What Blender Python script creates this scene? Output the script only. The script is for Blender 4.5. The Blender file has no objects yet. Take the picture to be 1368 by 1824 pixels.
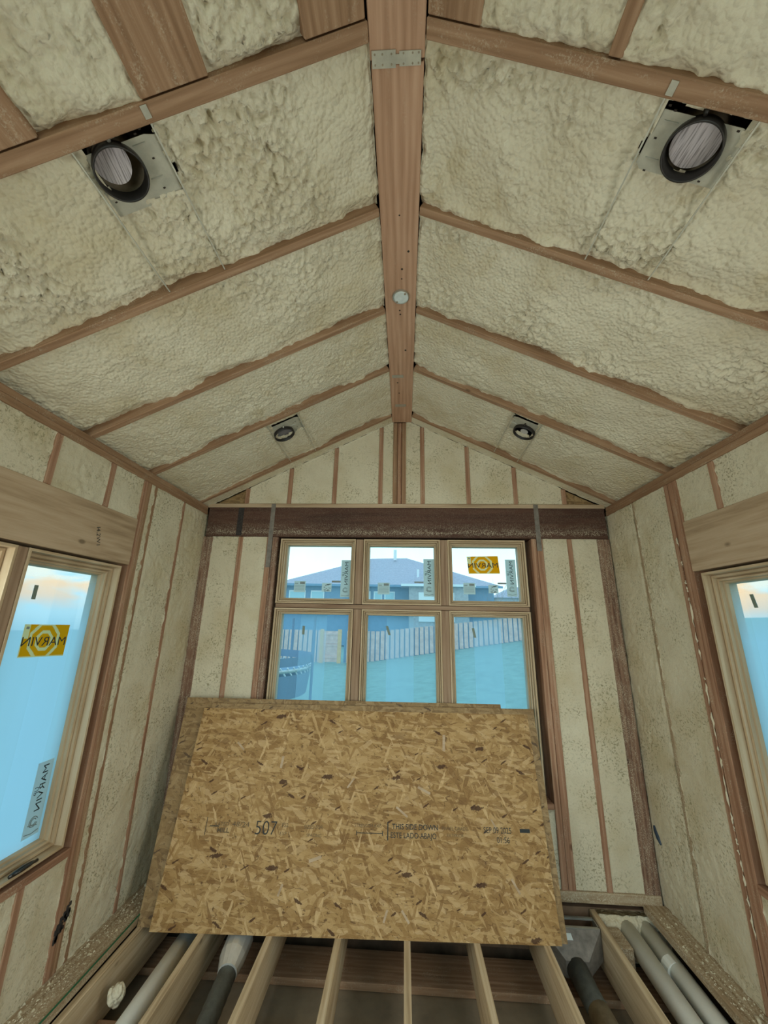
import bpy, bmesh, math, random
import numpy as np
from mathutils import Vector, Matrix, Euler

random.seed(7)
C = bpy.data.collections.new('scene'); bpy.context.scene.collection.children.link(C)
scn = bpy.context.scene

# ------------------------------------------------------------------ camera
cam_d = bpy.data.cameras.new('camera'); cam = bpy.data.objects.new('camera', cam_d); C.objects.link(cam)
cam_d.sensor_fit = 'HORIZONTAL'; cam_d.sensor_width = 36.0
cam_d.lens = 685.49 / 1368 * 36.0; cam_d.clip_start = .02; cam_d.clip_end = 1000
R_ = Vector((0.9985, 0.0508, 0.0188)).normalized(); F_ = Vector((-0.0540, 0.9590, 0.2781)).normalized()
U_ = R_.cross(F_).normalized(); R_ = F_.cross(U_)
cam.matrix_world = Matrix(((R_.x, U_.x, -F_.x, 0), (R_.y, U_.y, -F_.y, 0), (R_.z, U_.z, -F_.z, 0), (0, 0, 0, 1)))
scn.camera = cam

# ------------------------------------------------------------------ look, world, lights
scn.view_settings.view_transform = 'Standard'; scn.view_settings.look = 'None'
scn.view_settings.exposure = 0.0; scn.view_settings.gamma = 1.0; scn.view_settings.use_curve_mapping = False
scn.cycles.max_bounces = 8; scn.cycles.diffuse_bounces = 4; scn.cycles.adaptive_threshold = .025; scn.cycles.transparent_max_bounces = 12
scn.cycles.use_denoising = True; scn.cycles.caustics_reflective = False; scn.cycles.caustics_refractive = False
scn.cycles.sample_clamp_indirect = 4.0

wd = bpy.data.worlds.new('sky'); scn.world = wd; wd.use_nodes = True
nt = wd.node_tree; nt.nodes.clear()
def N(nt, t, **k):
    n = nt.nodes.new(t)
    for a, b in k.items(): setattr(n, a, b)
    return n
def ramp(nt, fac, stops, interp='LINEAR'):
    r = N(nt, 'ShaderNodeValToRGB'); r.color_ramp.interpolation = interp
    e = r.color_ramp.elements
    while len(e) < len(stops): e.new(.5)
    for q, (p, c) in zip(e, stops):
        q.position = p; q.color = (*c, 1) if len(c) == 3 else c
    nt.links.new(fac, r.inputs[0]); return r.outputs[0]
def mix(nt, f, a, b, mode='MIX'):
    m = N(nt, 'ShaderNodeMix', data_type='RGBA', blend_type=mode)
    for s, v in ((0, f), (6, a), (7, b)):
        if isinstance(v, (int, float)): m.inputs[s].default_value = v
        elif isinstance(v, tuple): m.inputs[s].default_value = (*v, 1)
        else: nt.links.new(v, m.inputs[s])
    return m.outputs[2]
def math_(nt, op, a, b=None, c=None):
    m = N(nt, 'ShaderNodeMath', operation=op)
    for s, v in ((0, a), (1, b), (2, c)):
        if v is None: continue
        if isinstance(v, (int, float)): m.inputs[s].default_value = v
        else: nt.links.new(v, m.inputs[s])
    return m.outputs[0]
SKY = 2.2
tc = N(nt, 'ShaderNodeTexCoord'); sx = N(nt, 'ShaderNodeSeparateXYZ'); nt.links.new(tc.outputs['Generated'], sx.inputs[0])
grad = ramp(nt, math_(nt, 'MULTIPLY_ADD', sx.outputs[2], .5, .5),
            [(0, (.30, .48, .52)), (.46, (.46, .72, .78)), (.5, (.60, .86, .90)), (.56, (.60, .90, .95)), (.68, (.36, .68, .84)), (1, (.26, .55, .78))])
mp = N(nt, 'ShaderNodeMapping'); mp.inputs['Scale'].default_value = (3.6, 3.6, 11); nt.links.new(tc.outputs['Generated'], mp.inputs[0])
nz = N(nt, 'ShaderNodeTexNoise'); nz.inputs['Scale'].default_value = 2.0; nz.inputs['Detail'].default_value = 9; nz.inputs['Roughness'].default_value = .62
nt.links.new(mp.outputs[0], nz.inputs['Vector'])
up = ramp(nt, sx.outputs[2], [(.0, (0, 0, 0)), (.05, (1, 1, 1))])
side = ramp(nt, math_(nt, 'ABSOLUTE', sx.outputs[0]), [(.35, (0, 0, 0)), (.6, (1, 1, 1))])
grad = mix(nt, math_(nt, 'MULTIPLY', side, .75), grad, mix(nt, up, (.36, .52, .57), (.17, .36, .48)))
cl = ramp(nt, nz.outputs[0], [(.42, (0, 0, 0)), (.56, (1, 1, 1))])
m1 = mix(nt, math_(nt, 'MULTIPLY', math_(nt, 'MULTIPLY', cl, up), math_(nt, 'MULTIPLY', side, .85)), grad, (.56, .56, .47))
nz2 = N(nt, 'ShaderNodeTexNoise'); nz2.inputs['Scale'].default_value = 1.6; nz2.inputs['Detail'].default_value = 6
mp2 = N(nt, 'ShaderNodeMapping'); mp2.inputs['Scale'].default_value = (3.4, 3.4, 9); mp2.inputs['Location'].default_value = (3.1, 1.2, .4)
nt.links.new(tc.outputs['Generated'], mp2.inputs[0]); nt.links.new(mp2.outputs[0], nz2.inputs['Vector'])
cl2 = ramp(nt, nz2.outputs[0], [(.45, (0, 0, 0)), (.52, (1, 1, 1))])
band = ramp(nt, sx.outputs[2], [(.01, (0, 0, 0)), (.04, (1, 1, 1)), (.14, (1, 1, 1)), (.22, (0, 0, 0))])
m2 = mix(nt, math_(nt, 'MULTIPLY', math_(nt, 'MULTIPLY', cl2, band), side), m1, (.62, .42, .22))
bg = N(nt, 'ShaderNodeBackground'); bg.inputs[1].default_value = SKY; nt.links.new(m2, bg.inputs[0])
wo = N(nt, 'ShaderNodeOutputWorld'); nt.links.new(bg.outputs[0], wo.inputs[0])

def area(name, loc, target, sx_, sy_, watts, col):
    d = bpy.data.lights.new(name, 'AREA'); d.shape = 'RECTANGLE'; d.size = sx_; d.size_y = sy_; d.energy = watts; d.color = col
    o = bpy.data.objects.new(name, d); C.objects.link(o); o.location = loc
    o.rotation_euler = (Vector(target) - Vector(loc)).to_track_quat('-Z', 'Y').to_euler(); return o
# added fill light behind the photographer; lifts the interior brightness, no window modelled there
area('fill_from_room_behind', (-.03, -2.3, .3), (-.03, 3, -.9), 3.2, 1.9, 21, (1.0, .90, .76))
# added lamps just inside the near side-window units, boosting daylight on opposite walls
area('fill_window_left', (-1.735, .88, -.42), (1.6, 2.0, -.5), 1.1, 1.3, 27, (1.0, .95, .83))
area('fill_window_right', (1.675, .88, -.42), (-1.7, 2.0, -.5), 1.1, 1.3, 27, (1.0, .95, .83))

# ------------------------------------------------------------------ constants of the room (metres, eye at origin)
XL, XR, XC, D = -1.76, 1.70, -.03, 3.222
ZP, SLOPE, RW = .98, .5014, .089
ZR = ZP + SLOPE * (XR - XC - RW)
ZJ, ZS = -1.782, -1.735
YB = -2.4
COSS = 1 / math.sqrt(1 + SLOPE ** 2)

# ------------------------------------------------------------------ materials
def newmat(name):
    m = bpy.data.materials.new(name); m.use_nodes = True; nt = m.node_tree; nt.nodes.clear()
    o = N(nt, 'ShaderNodeOutputMaterial'); p = N(nt, 'ShaderNodeBsdfPrincipled'); nt.links.new(p.outputs[0], o.inputs[0])
    return m, nt, p, o
def coords(nt, scale=(1, 1, 1), rnd=True, rot=(0, 0, 0)):
    t = N(nt, 'ShaderNodeTexCoord'); src = t.outputs['Object']
    if rnd:
        oi = N(nt, 'ShaderNodeObjectInfo'); cx = N(nt, 'ShaderNodeCombineXYZ')
        k = math_(nt, 'MULTIPLY', oi.outputs['Random'], 13.0)
        nt.links.new(k, cx.inputs[0]); nt.links.new(k, cx.inputs[1])
        va = N(nt, 'ShaderNodeVectorMath', operation='ADD'); nt.links.new(src, va.inputs[0]); nt.links.new(cx.outputs[0], va.inputs[1]); src = va.outputs[0]
    m = N(nt, 'ShaderNodeMapping'); m.inputs['Scale'].default_value = scale; m.inputs['Rotation'].default_value = rot
    nt.links.new(src, m.inputs[0]); return m.outputs[0]
def noise(nt, vec, s, det=4, rough=.5, dist=0):
    n = N(nt, 'ShaderNodeTexNoise'); n.inputs['Scale'].default_value = s; n.inputs['Detail'].default_value = det
    n.inputs['Roughness'].default_value = rough; n.inputs['Distortion'].default_value = dist
    nt.links.new(vec, n.inputs['Vector']); return n.outputs[0]
def bump(nt, p, h, strength, dist=.01, prev=None):
    b = N(nt, 'ShaderNodeBump'); b.inputs['Strength'].default_value = strength; b.inputs['Distance'].default_value = dist
    nt.links.new(h, b.inputs['Height'])
    if prev is not None: nt.links.new(prev, b.inputs['Normal'])
    nt.links.new(b.outputs[0], p.inputs['Normal']); return b.outputs[0]
def simple(name, col, rough=.6, metal=0.0, var=0.0, nscale=20, bs=0.0):
    m, nt, p, o = newmat(name); p.inputs['Roughness'].default_value = rough; p.inputs['Metallic'].default_value = metal
    v = coords(nt); n = noise(nt, v, nscale, 5, .6)
    lo = tuple(c * (1 - var) for c in col); hi = tuple(min(1, c * (1 + var)) for c in col)
    nt.links.new(ramp(nt, n, [(.3, lo), (.7, hi)]), p.inputs['Base Color'])
    if bs: bump(nt, p, n, bs, .005)
    return m
FOAMC = (.66, .60, .45)
def foam_mat(name, rough_spray):
    m, nt, p, o = newmat(name); p.inputs['Roughness'].default_value = .85; p.inputs['Specular IOR Level'].default_value = .15
    v = coords(nt)
    big = noise(nt, v, 3.0, 4, .55); col = ramp(nt, big, [(.32, (.59, .515, .35)), (.5, FOAMC), (.72, (.72, .665, .51))])
    if rough_spray:
        amber = ramp(nt, noise(nt, v, 4.3, 5, .6, .6), [(.60, (0, 0, 0)), (.76, (1, 1, 1))])
        col = mix(nt, math_(nt, 'MULTIPLY', amber, .55), col, (.46, .36, .18))
        vo = N(nt, 'ShaderNodeTexVoronoi', feature='SMOOTH_F1'); vo.inputs['Scale'].default_value = 62; vo.inputs['Smoothness'].default_value = .35; nt.links.new(v, vo.inputs['Vector'])
        h1 = noise(nt, v, 110, 4, .6, .2); h2 = math_(nt, 'SUBTRACT', 1.0, vo.outputs['Distance'])
        nrm = bump(nt, p, h2, .65, .012); bump(nt, p, h1, .35, .006, nrm)
    else:
        sp = noise(nt, v, 75, 4, .65, .5); msk = ramp(nt, noise(nt, v, 4.5, 3, .6), [(.42, (0, 0, 0)), (.60, (1, 1, 1))])
        pit = ramp(nt, sp, [(.38, (1, 1, 1)), (.47, (0, 0, 0))])
        pit = math_(nt, 'MULTIPLY', pit, math_(nt, 'MULTIPLY_ADD', msk, .8, .12))
        col = mix(nt, pit, col, (.30, .27, .16))
        st = N(nt, 'ShaderNodeMapping'); st.inputs['Scale'].default_value = (14, 14, 2.2); nt.links.new(v, st.inputs[0])
        nrm = bump(nt, p, noise(nt, v, 26, 4, .6), .40, .014); bump(nt, p, sp, .45, .008, nrm)
    nt.links.new(col, p.inputs['Base Color']); return m
def wood_mat(name, c_lo, c_mid, c_hi, smear=0.0, knots=True, gr=22, smear_at=.6, rough=.75, zband=False, axis=0):
    """lumber: grain runs along the object's local X"""
    m, nt, p, o = newmat(name); p.inputs['Roughness'].default_value = rough; p.inputs['Specular IOR Level'].default_value = .2
    def S_(a, b): q = [b, b, b]; q[axis] = a; return tuple(q)
    v = coords(nt, S_(1.0, gr))
    v1 = coords(nt, S_(1.2, 9))
    g = noise(nt, v, 2.4, 6, .6, .35); w = noise(nt, v1, 1.6, 3, .5, .9)
    wv = N(nt, 'ShaderNodeTexWave', wave_type='BANDS', bands_direction='Y'); wv.inputs['Scale'].default_value = 1.1
    wv.inputs['Distortion'].default_value = 7; wv.inputs['Detail'].default_value = 2; wv.inputs['Detail Scale'].default_value = .7
    nt.links.new(v1, wv.inputs[0])
    f = math_(nt, 'ADD', math_(nt, 'MULTIPLY', g, .62), math_(nt, 'ADD', math_(nt, 'MULTIPLY', w, .25), math_(nt, 'MULTIPLY', wv.outputs[1], .13)))
    col = ramp(nt, f, [(.34, c_lo), (.5, c_mid), (.68, c_hi)])
    if knots:
        kv = coords(nt, (2.0, 3.6, 3.6)); vo = N(nt, 'ShaderNodeTexVoronoi', feature='F1'); vo.inputs['Scale'].default_value = 1.3
        nt.links.new(kv, vo.inputs['Vector']); kd = math_(nt, 'ADD', vo.outputs['Distance'], math_(nt, 'MULTIPLY_ADD', g, .06, -.03))
        kk = ramp(nt, kd, [(.035, (1, 1, 1)), (.075, (0, 0, 0))])
        col = mix(nt, math_(nt, 'MULTIPLY', kk, .75), col, tuple(c * .45 for c in c_lo))
    if smear:
        sv = coords(nt, (2.0, 6, 6)); s1 = noise(nt, sv, 3.5, 8, .72)
        sm = ramp(nt, s1, [(smear_at - .08, (0, 0, 0)), (smear_at + .06, (1, 1, 1))])
        s2 = ramp(nt, noise(nt, coords(nt), 160, 3, .7), [(.48, (0, 0, 0)), (.62, (1, 1, 1))])
        if zband:
            t = N(nt, 'ShaderNodeTexCoord'); q = N(nt, 'ShaderNodeSeparateXYZ'); nt.links.new(t.outputs['Object'], q.inputs[0])
            sm = math_(nt, 'MULTIPLY', sm, ramp(nt, math_(nt, 'MULTIPLY_ADD', q.outputs[2], 3.0, .5), [(.14, (.15, .15, .15)), (.22, (1, 1, 1)), (.34, (.35, .35, .35)), (.5, (.10, .10, .10))]))
        col = mix(nt, math_(nt, 'MULTIPLY', math_(nt, 'MULTIPLY', sm, s2), smear), col, (.62, .56, .42))
    nt.links.new(col, p.inputs['Base Color']); bump(nt, p, f, .18, .004); return m

M = {}
M['foam'] = foam_mat('sprayed_foam', True)
M['foam_cut'] = foam_mat('shaved_foam', False)
M['rafter'] = wood_mat('fir_rafter', (.245, .14, .078), (.32, .19, .11), (.43, .275, .17), .45, smear_at=.58)
M['beam'] = wood_mat('fir_beam', (.36, .205, .125), (.46, .275, .175), (.55, .35, .235), .15)
M['stud'] = wood_mat('spruce_stud', (.24, .12, .07), (.36, .20, .125), (.46, .29, .19), .55)
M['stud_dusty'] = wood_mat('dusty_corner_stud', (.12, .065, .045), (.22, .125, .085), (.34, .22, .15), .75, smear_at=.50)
M['header'] = wood_mat('pale_pine_header', (.33, .23, .14), (.47, .345, .225), (.56, .43, .30), 0, gr=16)
M['lvl'] = wood_mat('dark_lvl_header', (.060, .030, .022), (.085, .042, .030), (.115, .058, .040), .9, knots=False, smear_at=.44, zband=True)
M['joist'] = wood_mat('spruce_joist', (.40, .29, .17), (.56, .43, .27), (.66, .54, .37), .1)
M['plate'] = wood_mat('dusty_sill_plate', (.22, .15, .08), (.36, .26, .16), (.48, .39, .27), .9, smear_at=.48)
for a_, k_ in enumerate('xyz'): M['frame_' + k_] = wood_mat('window_pine_' + k_, (.42, .30, .18), (.52, .395, .25), (.60, .48, .33), 0, knots=False, gr=16, rough=.5, axis=a_)
M['mull'] = wood_mat('window_mullion_pine', (.24, .15, .095), (.32, .215, .14), (.40, .28, .19), 0, knots=False, gr=14)
M['sheath'] = simple('exterior_sheathing', (.16, .10, .06), .8, 0, .3, 9)
M['subfloor'] = simple('dim_subfloor_panel', (.26, .20, .13), .8, 0, .25, 5)
M['pvc'] = simple('pvc_pipe', (.74, .75, .70), .45, 0, .06, 6)
M['galv'] = simple('galvanised_steel', (.52, .52, .46), .42, .75, .18, 14, .05)
M['plate_metal'] = simple('dusty_galvanised_plate', (.50, .48, .39), .55, .35, .16, 18, .1)
M['black'] = simple('black_metal', (.025, .022, .020), .4, .2, .2)
M['void'] = simple('dark_cavity', (.03, .02, .013), .9)
M['bronze'] = simple('dark_bronze', (.06, .055, .05), .28, .8, .2)
M['duct'] = simple('flexible_duct', (.075, .08, .07), .5, 0, .3, 30, .3)
M['duct_grey'] = simple('dull_duct_sleeve', (.32, .27, .19), .6, .2, .25, 22, .2)
M['bright_metal'] = simple('shiny_metal_collar', (.72, .72, .68), .35, .5, .1)
M['green'] = simple('green_wire', (.015, .12, .05), .45)
M['dull_steel'] = simple('dull_dusty_steel', (.20, .18, .155), .6, .2, .3, 25)
M['white'] = simple('white_cover', (.62, .68, .66), .5, 0, .1, 30)
M['ink'] = simple('black_ink', (.02, .025, .025), .7)
M['ink_grey'] = simple('faded_ink', (.13, .09, .05), .9)
M['ink_mid'] = simple('grey_ink', (.22, .27, .27), .8)
def thin(name, col, f=.55):
    m, nt, p, o = newmat(name); p.inputs['Base Color'].default_value = (*col, 1); p.inputs['Roughness'].default_value = .8
    t = N(nt, 'ShaderNodeBsdfTranslucent'); t.inputs[0].default_value = (*col, 1); mm = N(nt, 'ShaderNodeMixShader'); mm.inputs[0].default_value = f
    nt.links.new(p.outputs[0], mm.inputs[1]); nt.links.new(t.outputs[0], mm.inputs[2]); nt.links.new(mm.outputs[0], o.inputs[0]); return m
M['paper'] = thin('paper_sticker', (.56, .64, .61)); M['orange'] = thin('orange_sticker', (1.0, .32, .003), .85); M['yellow'] = thin('pale_yellow_ring', (1.0, .66, .28), .85)
M['clip'] = simple('grey_spacer', (.18, .24, .20), .6)
M['char'] = simple('black_mark', (.035, .03, .028), .9, 0, .5, 60, .4)
M['blue_box'] = simple('blue_plastic_box', (.012, .03, .055), .5)

# OSB
def osb_mat(name, light=1.0, dusty=0.0):
    m, nt, p, o = newmat(name); p.inputs['Roughness'].default_value = .62; p.inputs['Specular IOR Level'].default_value = .25
    col = None; hsum = None
    def c(r, g, b): return (r * light, g * light, b * light)
    base = noise(nt, coords(nt, (3, 1, 12), rnd=False), 6, 5, .6, .4)
    col = ramp(nt, base, [(.3, c(.30, .17, .055)), (.5, c(.42, .255, .09)), (.7, c(.52, .34, .135))])
    # layers of flakes: (turn, flake length m, flake width m, share left bare, opacity)
    layers = [(.0, .16, .048, .10, .8), (.22, .17, .040, .45, .75), (-.25, .15, .044, .45, .75), (.05, .12, .028, .5, .75), (.5, .13, .026, .60, .7), (-.55, .12, .028, .62, .7), (1.2, .10, .017, .84, .8), (-1.1, .09, .015, .84, .8), (-.1, .075, .015, .66, .7)]
    for i, (rot, ln, wdt, th, op) in enumerate(layers):
        t = N(nt, 'ShaderNodeTexCoord')
        rm = N(nt, 'ShaderNodeMapping'); rm.inputs['Rotation'].default_value = (0, rot, 0); rm.inputs['Location'].default_value = (i * 3.7, 0, i * 1.9)
        nt.links.new(t.outputs['Object'], rm.inputs[0])
        nn = N(nt, 'ShaderNodeTexNoise'); nn.inputs['Scale'].default_value = 26; nn.inputs['Detail'].default_value = 3; nt.links.new(rm.outputs[0], nn.inputs['Vector'])
        va = N(nt, 'ShaderNodeVectorMath', operation='MULTIPLY_ADD'); nt.links.new(nn.outputs['Color'], va.inputs[0]); va.inputs[1].default_value = (.036, 0, .011); nt.links.new(rm.outputs[0], va.inputs[2])
        sm = N(nt, 'ShaderNodeMapping'); sm.inputs['Scale'].default_value = (1 / ln, 0, 1 / wdt); nt.links.new(va.outputs[0], sm.inputs[0])
        vo = N(nt, 'ShaderNodeTexVoronoi', feature='F1'); vo.inputs['Scale'].default_value = 1.0; vo.inputs['Randomness'].default_value = .9; nt.links.new(sm.outputs[0], vo.inputs['Vector'])
        sp = N(nt, 'ShaderNodeSeparateColor'); nt.links.new(vo.outputs['Color'], sp.inputs[0])
        on = math_(nt, 'GREATER_THAN', sp.outputs[0], th)
        gm = N(nt, 'ShaderNodeMapping'); gm.inputs['Scale'].default_value = (14, 0, 190); nt.links.new(rm.outputs[0], gm.inputs[0])
        gr = noise(nt, gm.outputs[0], 1, 3, .6)
        tone = math_(nt, 'ADD', math_(nt, 'MULTIPLY', sp.outputs[1], .62), math_(nt, 'MULTIPLY', gr, .38))
        hi = .58 if th < .75 else .70
        fc = ramp(nt, tone, [(.16, c(.20, .100, .032)), (.32, c(.34, .19, .066)), (.5, c(.45, .275, .105)), (.68, c(.56, .365, .160)), (.86, c(hi + .06, hi * .76, hi * .40))])
        col = mix(nt, math_(nt, 'MULTIPLY', on, op), col, fc)
        if i in (1, 2, 3, 5, 8):      # shadowed crack along some flake edges
            ve = N(nt, 'ShaderNodeTexVoronoi', feature='DISTANCE_TO_EDGE'); ve.inputs['Scale'].default_value = 1.0; ve.inputs['Randomness'].default_value = .9; nt.links.new(sm.outputs[0], ve.inputs['Vector'])
            rim = ramp(nt, ve.outputs['Distance'], [(.02, (1, 1, 1)), (.07, (0, 0, 0))]); brk = ramp(nt, noise(nt, rm.outputs[0], 30, 3, .6), [(.52, (0, 0, 0)), (.60, (1, 1, 1))])
            col = mix(nt, math_(nt, 'MULTIPLY', math_(nt, 'MULTIPLY', rim, brk), math_(nt, 'MULTIPLY', on, .80)), col, c(.10, .045, .016))
        h = math_(nt, 'MULTIPLY', on, sp.outputs[2]); hsum = h if hsum is None else math_(nt, 'ADD', hsum, h)
    # dark bark flakes
    for rot, sc, th in ((.12, (8, 24), .975), (-.45, (10, 40), .985), (.5, (14, 60), .975)):
        rv = coords(nt, (1, 1, 1), rnd=False, rot=(0, rot, 0)); sm = N(nt, 'ShaderNodeMapping'); sm.inputs['Scale'].default_value = (sc[0], 0, sc[1]); nt.links.new(rv, sm.inputs[0])
        vo = N(nt, 'ShaderNodeTexVoronoi', feature='F1'); vo.inputs['Scale'].default_value = 1; nt.links.new(sm.outputs[0], vo.inputs['Vector'])
        sp = N(nt, 'ShaderNodeSeparateColor'); nt.links.new(vo.outputs['Color'], sp.inputs[0])
        dd = math_(nt, 'ADD', vo.outputs['Distance'], math_(nt, 'MULTIPLY_ADD', noise(nt, rv, 32, 5, .75), 1.1, -.55))
        on = math_(nt, 'MULTIPLY', math_(nt, 'GREATER_THAN', sp.outputs[1], th), ramp(nt, dd, [(.26, (1, 1, 1)), (.32, (0, 0, 0))]))
        col = mix(nt, math_(nt, 'MULTIPLY', on, .9), col, c(.07, .028, .012))
    if dusty:
        col = mix(nt, dusty, col, (.20, .155, .10))
    nt.links.new(col, p.inputs['Base Color']); bump(nt, p, hsum, .25, .003); return m
M['osb'] = osb_mat('osb_face', .90)
M['osb_back'] = osb_mat('osb_face_weathered', .80, .35)
M['osb_edge'] = simple('osb_cut_edge', (.20, .16, .11), .85, 0, .5, 45, .4)

def glass_mat(name, base_f, tint, bands=(), axis=0, lowz=None):
    """clear pane covered by a pale blue protective film, with glare haze mixed into the end panes; overlapping strips of film are denser"""
    m, nt, p, o = newmat(name); nt.nodes.remove(p)
    tr = N(nt, 'ShaderNodeBsdfTransparent'); tr.inputs[0].default_value = (*tint, 1)
    tl = N(nt, 'ShaderNodeBsdfTranslucent'); tl.inputs[0].default_value = (.44, .74, .95, 1)
    t = N(nt, 'ShaderNodeTexCoord'); s = N(nt, 'ShaderNodeSeparateXYZ'); nt.links.new(t.outputs['Object'], s.inputs[0])
    f = None
    for a, b, k in bands:
        on = math_(nt, 'MULTIPLY', math_(nt, 'GREATER_THAN', s.outputs[axis], a), math_(nt, 'LESS_THAN', s.outputs[axis], b))
        on = math_(nt, 'MULTIPLY', on, k); f = on if f is None else math_(nt, 'ADD', f, on)
    n = math_(nt, 'MULTIPLY_ADD', noise(nt, coords(nt, (1, 1, .35)), 3.5, 3, .5), .25, -.125)
    f = math_(nt, 'ADD', n, base_f) if f is None else math_(nt, 'ADD', math_(nt, 'ADD', f, n), base_f)
    if lowz is not None:   # film stops short of the pane's upper part
        z = ramp(nt, math_(nt, 'MULTIPLY_ADD', s.outputs[2], .5, .5), [(lowz[0], (1, 1, 1)), (lowz[1], (.16, .16, .16))]); f = math_(nt, 'MULTIPLY', f, z)
    m1 = N(nt, 'ShaderNodeMixShader'); nt.links.new(f, m1.inputs[0]); nt.links.new(tr.outputs[0], m1.inputs[1]); nt.links.new(tl.outputs[0], m1.inputs[2])
    nt.links.new(m1.outputs[0], o.inputs[0]); return m
M['glass_top'] = glass_mat('glare_hazed_pane', .19, (.93, .99, .98))  # milky share also puts sun-glare haze over the view
M['glass_low'] = glass_mat('filmed_pane', .24, (.78, .93, 1.0), ((-.12, .10, .20),))  # film share raised to wash the view with glare haze
M['glass_side'] = glass_mat('side_filmed_pane', .86, (.92, .99, 1.0), ((-.02, .15, .08),), axis=1, lowz=(.68, .85))

# ------------------------------------------------------------------ object helpers
WM = {}
def link(o, world, parent=None):
    C.objects.link(o); WM[o.name] = world
    if parent is not None:
        o.parent = parent; o.matrix_parent_inverse = WM[parent.name].inverted()
    o.matrix_basis = world; return o
def tag(o, label=None, cat=None, group=None, kind=None):
    if label: o['label'] = label
    if cat: o['category'] = cat
    if group: o['group'] = group
    if kind: o['kind'] = kind
    return o
def empty(name, loc, label=None, cat=None, group=None, kind=None, parent=None):
    o = bpy.data.objects.new(name, None); o.empty_display_size = .05
    link(o, Matrix.Translation(loc), parent); return tag(o, label, cat, group, kind)
def mesh_obj(name, verts, faces, mat, parent=None, world=None, smooth=False, mats=None, fmat=None):
    """verts in world space unless `world` is given (then local)"""
    me = bpy.data.meshes.new(name)
    if world is None:
        a = np.array([tuple(v) for v in verts]); c = (a.min(0) + a.max(0)) / 2; world = Matrix.Translation(Vector(c)); verts = (a - c)
        verts = [tuple(map(float, v)) for v in verts]
    me.from_pydata([tuple(v) for v in verts], [], faces); me.materials.append(mat)
    for x in mats or (): me.materials.append(x)
    if fmat: me.polygons.foreach_set('material_index', fmat)
    if smooth: me.polygons.foreach_set('use_smooth', [True] * len(me.polygons))
    me.update(); o = bpy.data.objects.new(name, me); return link(o, world, parent)
class MB:
    def __init__(s): s.v = []; s.f = []
    def add(s, v, f):
        k = len(s.v); s.v += [tuple(x) for x in v]; s.f += [tuple(i + k for i in q) for q in f]; return s
    def box(s, x0, x1, y0, y1, z0, z1):
        v = [(x, y, z) for x in (x0, x1) for y in (y0, y1) for z in (z0, z1)]
        return s.add(v, [(0, 1, 3, 2), (4, 6, 7, 5), (0, 4, 5, 1), (2, 3, 7, 6), (0, 2, 6, 4), (1, 5, 7, 3)])
    def hexa(s, b, t):     # bottom and top quads
        return s.add(list(b) + list(t), [(3, 2, 1, 0), (4, 5, 6, 7), (0, 1, 5, 4), (1, 2, 6, 5), (2, 3, 7, 6), (3, 0, 4, 7)])
    def tube(s, pts, r, seg=12, cap=True):
        pts = [Vector(p) for p in pts]; n = len(pts); rr = r if isinstance(r, (list, tuple)) else [r] * n; rings = []; ref = None
        for i, p in enumerate(pts):
            t = (pts[min(i + 1, n - 1)] - pts[max(i - 1, 0)]).normalized()
            if ref is None: ref = t.orthogonal().normalized()
            ref = (ref - t * ref.dot(t)).normalized(); b = t.cross(ref)
            rings.append([p + (ref * math.cos(a) + b * math.sin(a)) * rr[i] for a in (2 * math.pi * k / seg for k in range(seg))])
        v = [q for r_ in rings for q in r_]; f = []
        for i in range(n - 1):
            for k in range(seg): k2 = (k + 1) % seg; f.append((i * seg + k, i * seg + k2, (i + 1) * seg + k2, (i + 1) * seg + k))
        if cap: f += [tuple(range(seg))[::-1], tuple(range((n - 1) * seg, n * seg))]
        return s.add(v, f)
    def build(s, name, mat, parent=None, smooth=False, world=None): return mesh_obj(name, s.v, s.f, mat, parent, world, smooth)
def bevel(o, w, seg=1):
    bm = bmesh.new(); bm.from_mesh(o.data)
    bmesh.ops.bevel(bm, geom=list(bm.edges), offset=w, segments=seg, affect='EDGES', profile=.5)
    bm.to_mesh(o.data); bm.free(); return o
def lumber(name, A, B, w, h, up, mat, parent=None, label=None, cat=None, group=None, bev=.003, end_cut=None):
    """board from A to B (centre line); w across, h along `up`; grain on local X"""
    A, B = Vector(A), Vector(B); x = (B - A); L = x.length; x.normalize()
    up = Vector(up); z = (up - x * up.dot(x)).normalized(); y = z.cross(x)
    c = (A + B) / 2; W = Matrix(((x.x, y.x, z.x, c.x), (x.y, y.y, z.y, c.y), (x.z, y.z, z.z, c.z), (0, 0, 0, 1)))
    m = MB().box(-L / 2, L / 2, -w / 2, w / 2, -h / 2, h / 2)
    o = m.build(name, mat, parent, world=W); bevel(o, bev)
    return tag(o, label, cat, group)
# numpy noise
def hsh(i, j, s):
    n = (i.astype(np.int64) * 374761393 + j.astype(np.int64) * 668265263 + s * 69069) & 0xffffffff
    n = ((n ^ (n >> 13)) * 1274126177) & 0xffffffff; n = (n ^ (n >> 16)) & 0xffffff
    return n / float(0xffffff)
def vnoise(x, y, s):
    i, j = np.floor(x), np.floor(y); fx, fy = x - i, y - j; fx = fx * fx * (3 - 2 * fx); fy = fy * fy * (3 - 2 * fy)
    a, b, c, d = hsh(i, j, s), hsh(i + 1, j, s), hsh(i, j + 1, s), hsh(i + 1, j + 1, s)
    return (a * (1 - fx) + b * fx) * (1 - fy) + (c * (1 - fx) + d * fx) * fy
def fbm(x, y, s, o=4):
    r = 0; a = .5; t = 0
    for k in range(o): r = r + a * vnoise(x * 2 ** k, y * 2 ** k, s + k * 17); t += a; a *= .5
    return r / t
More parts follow.
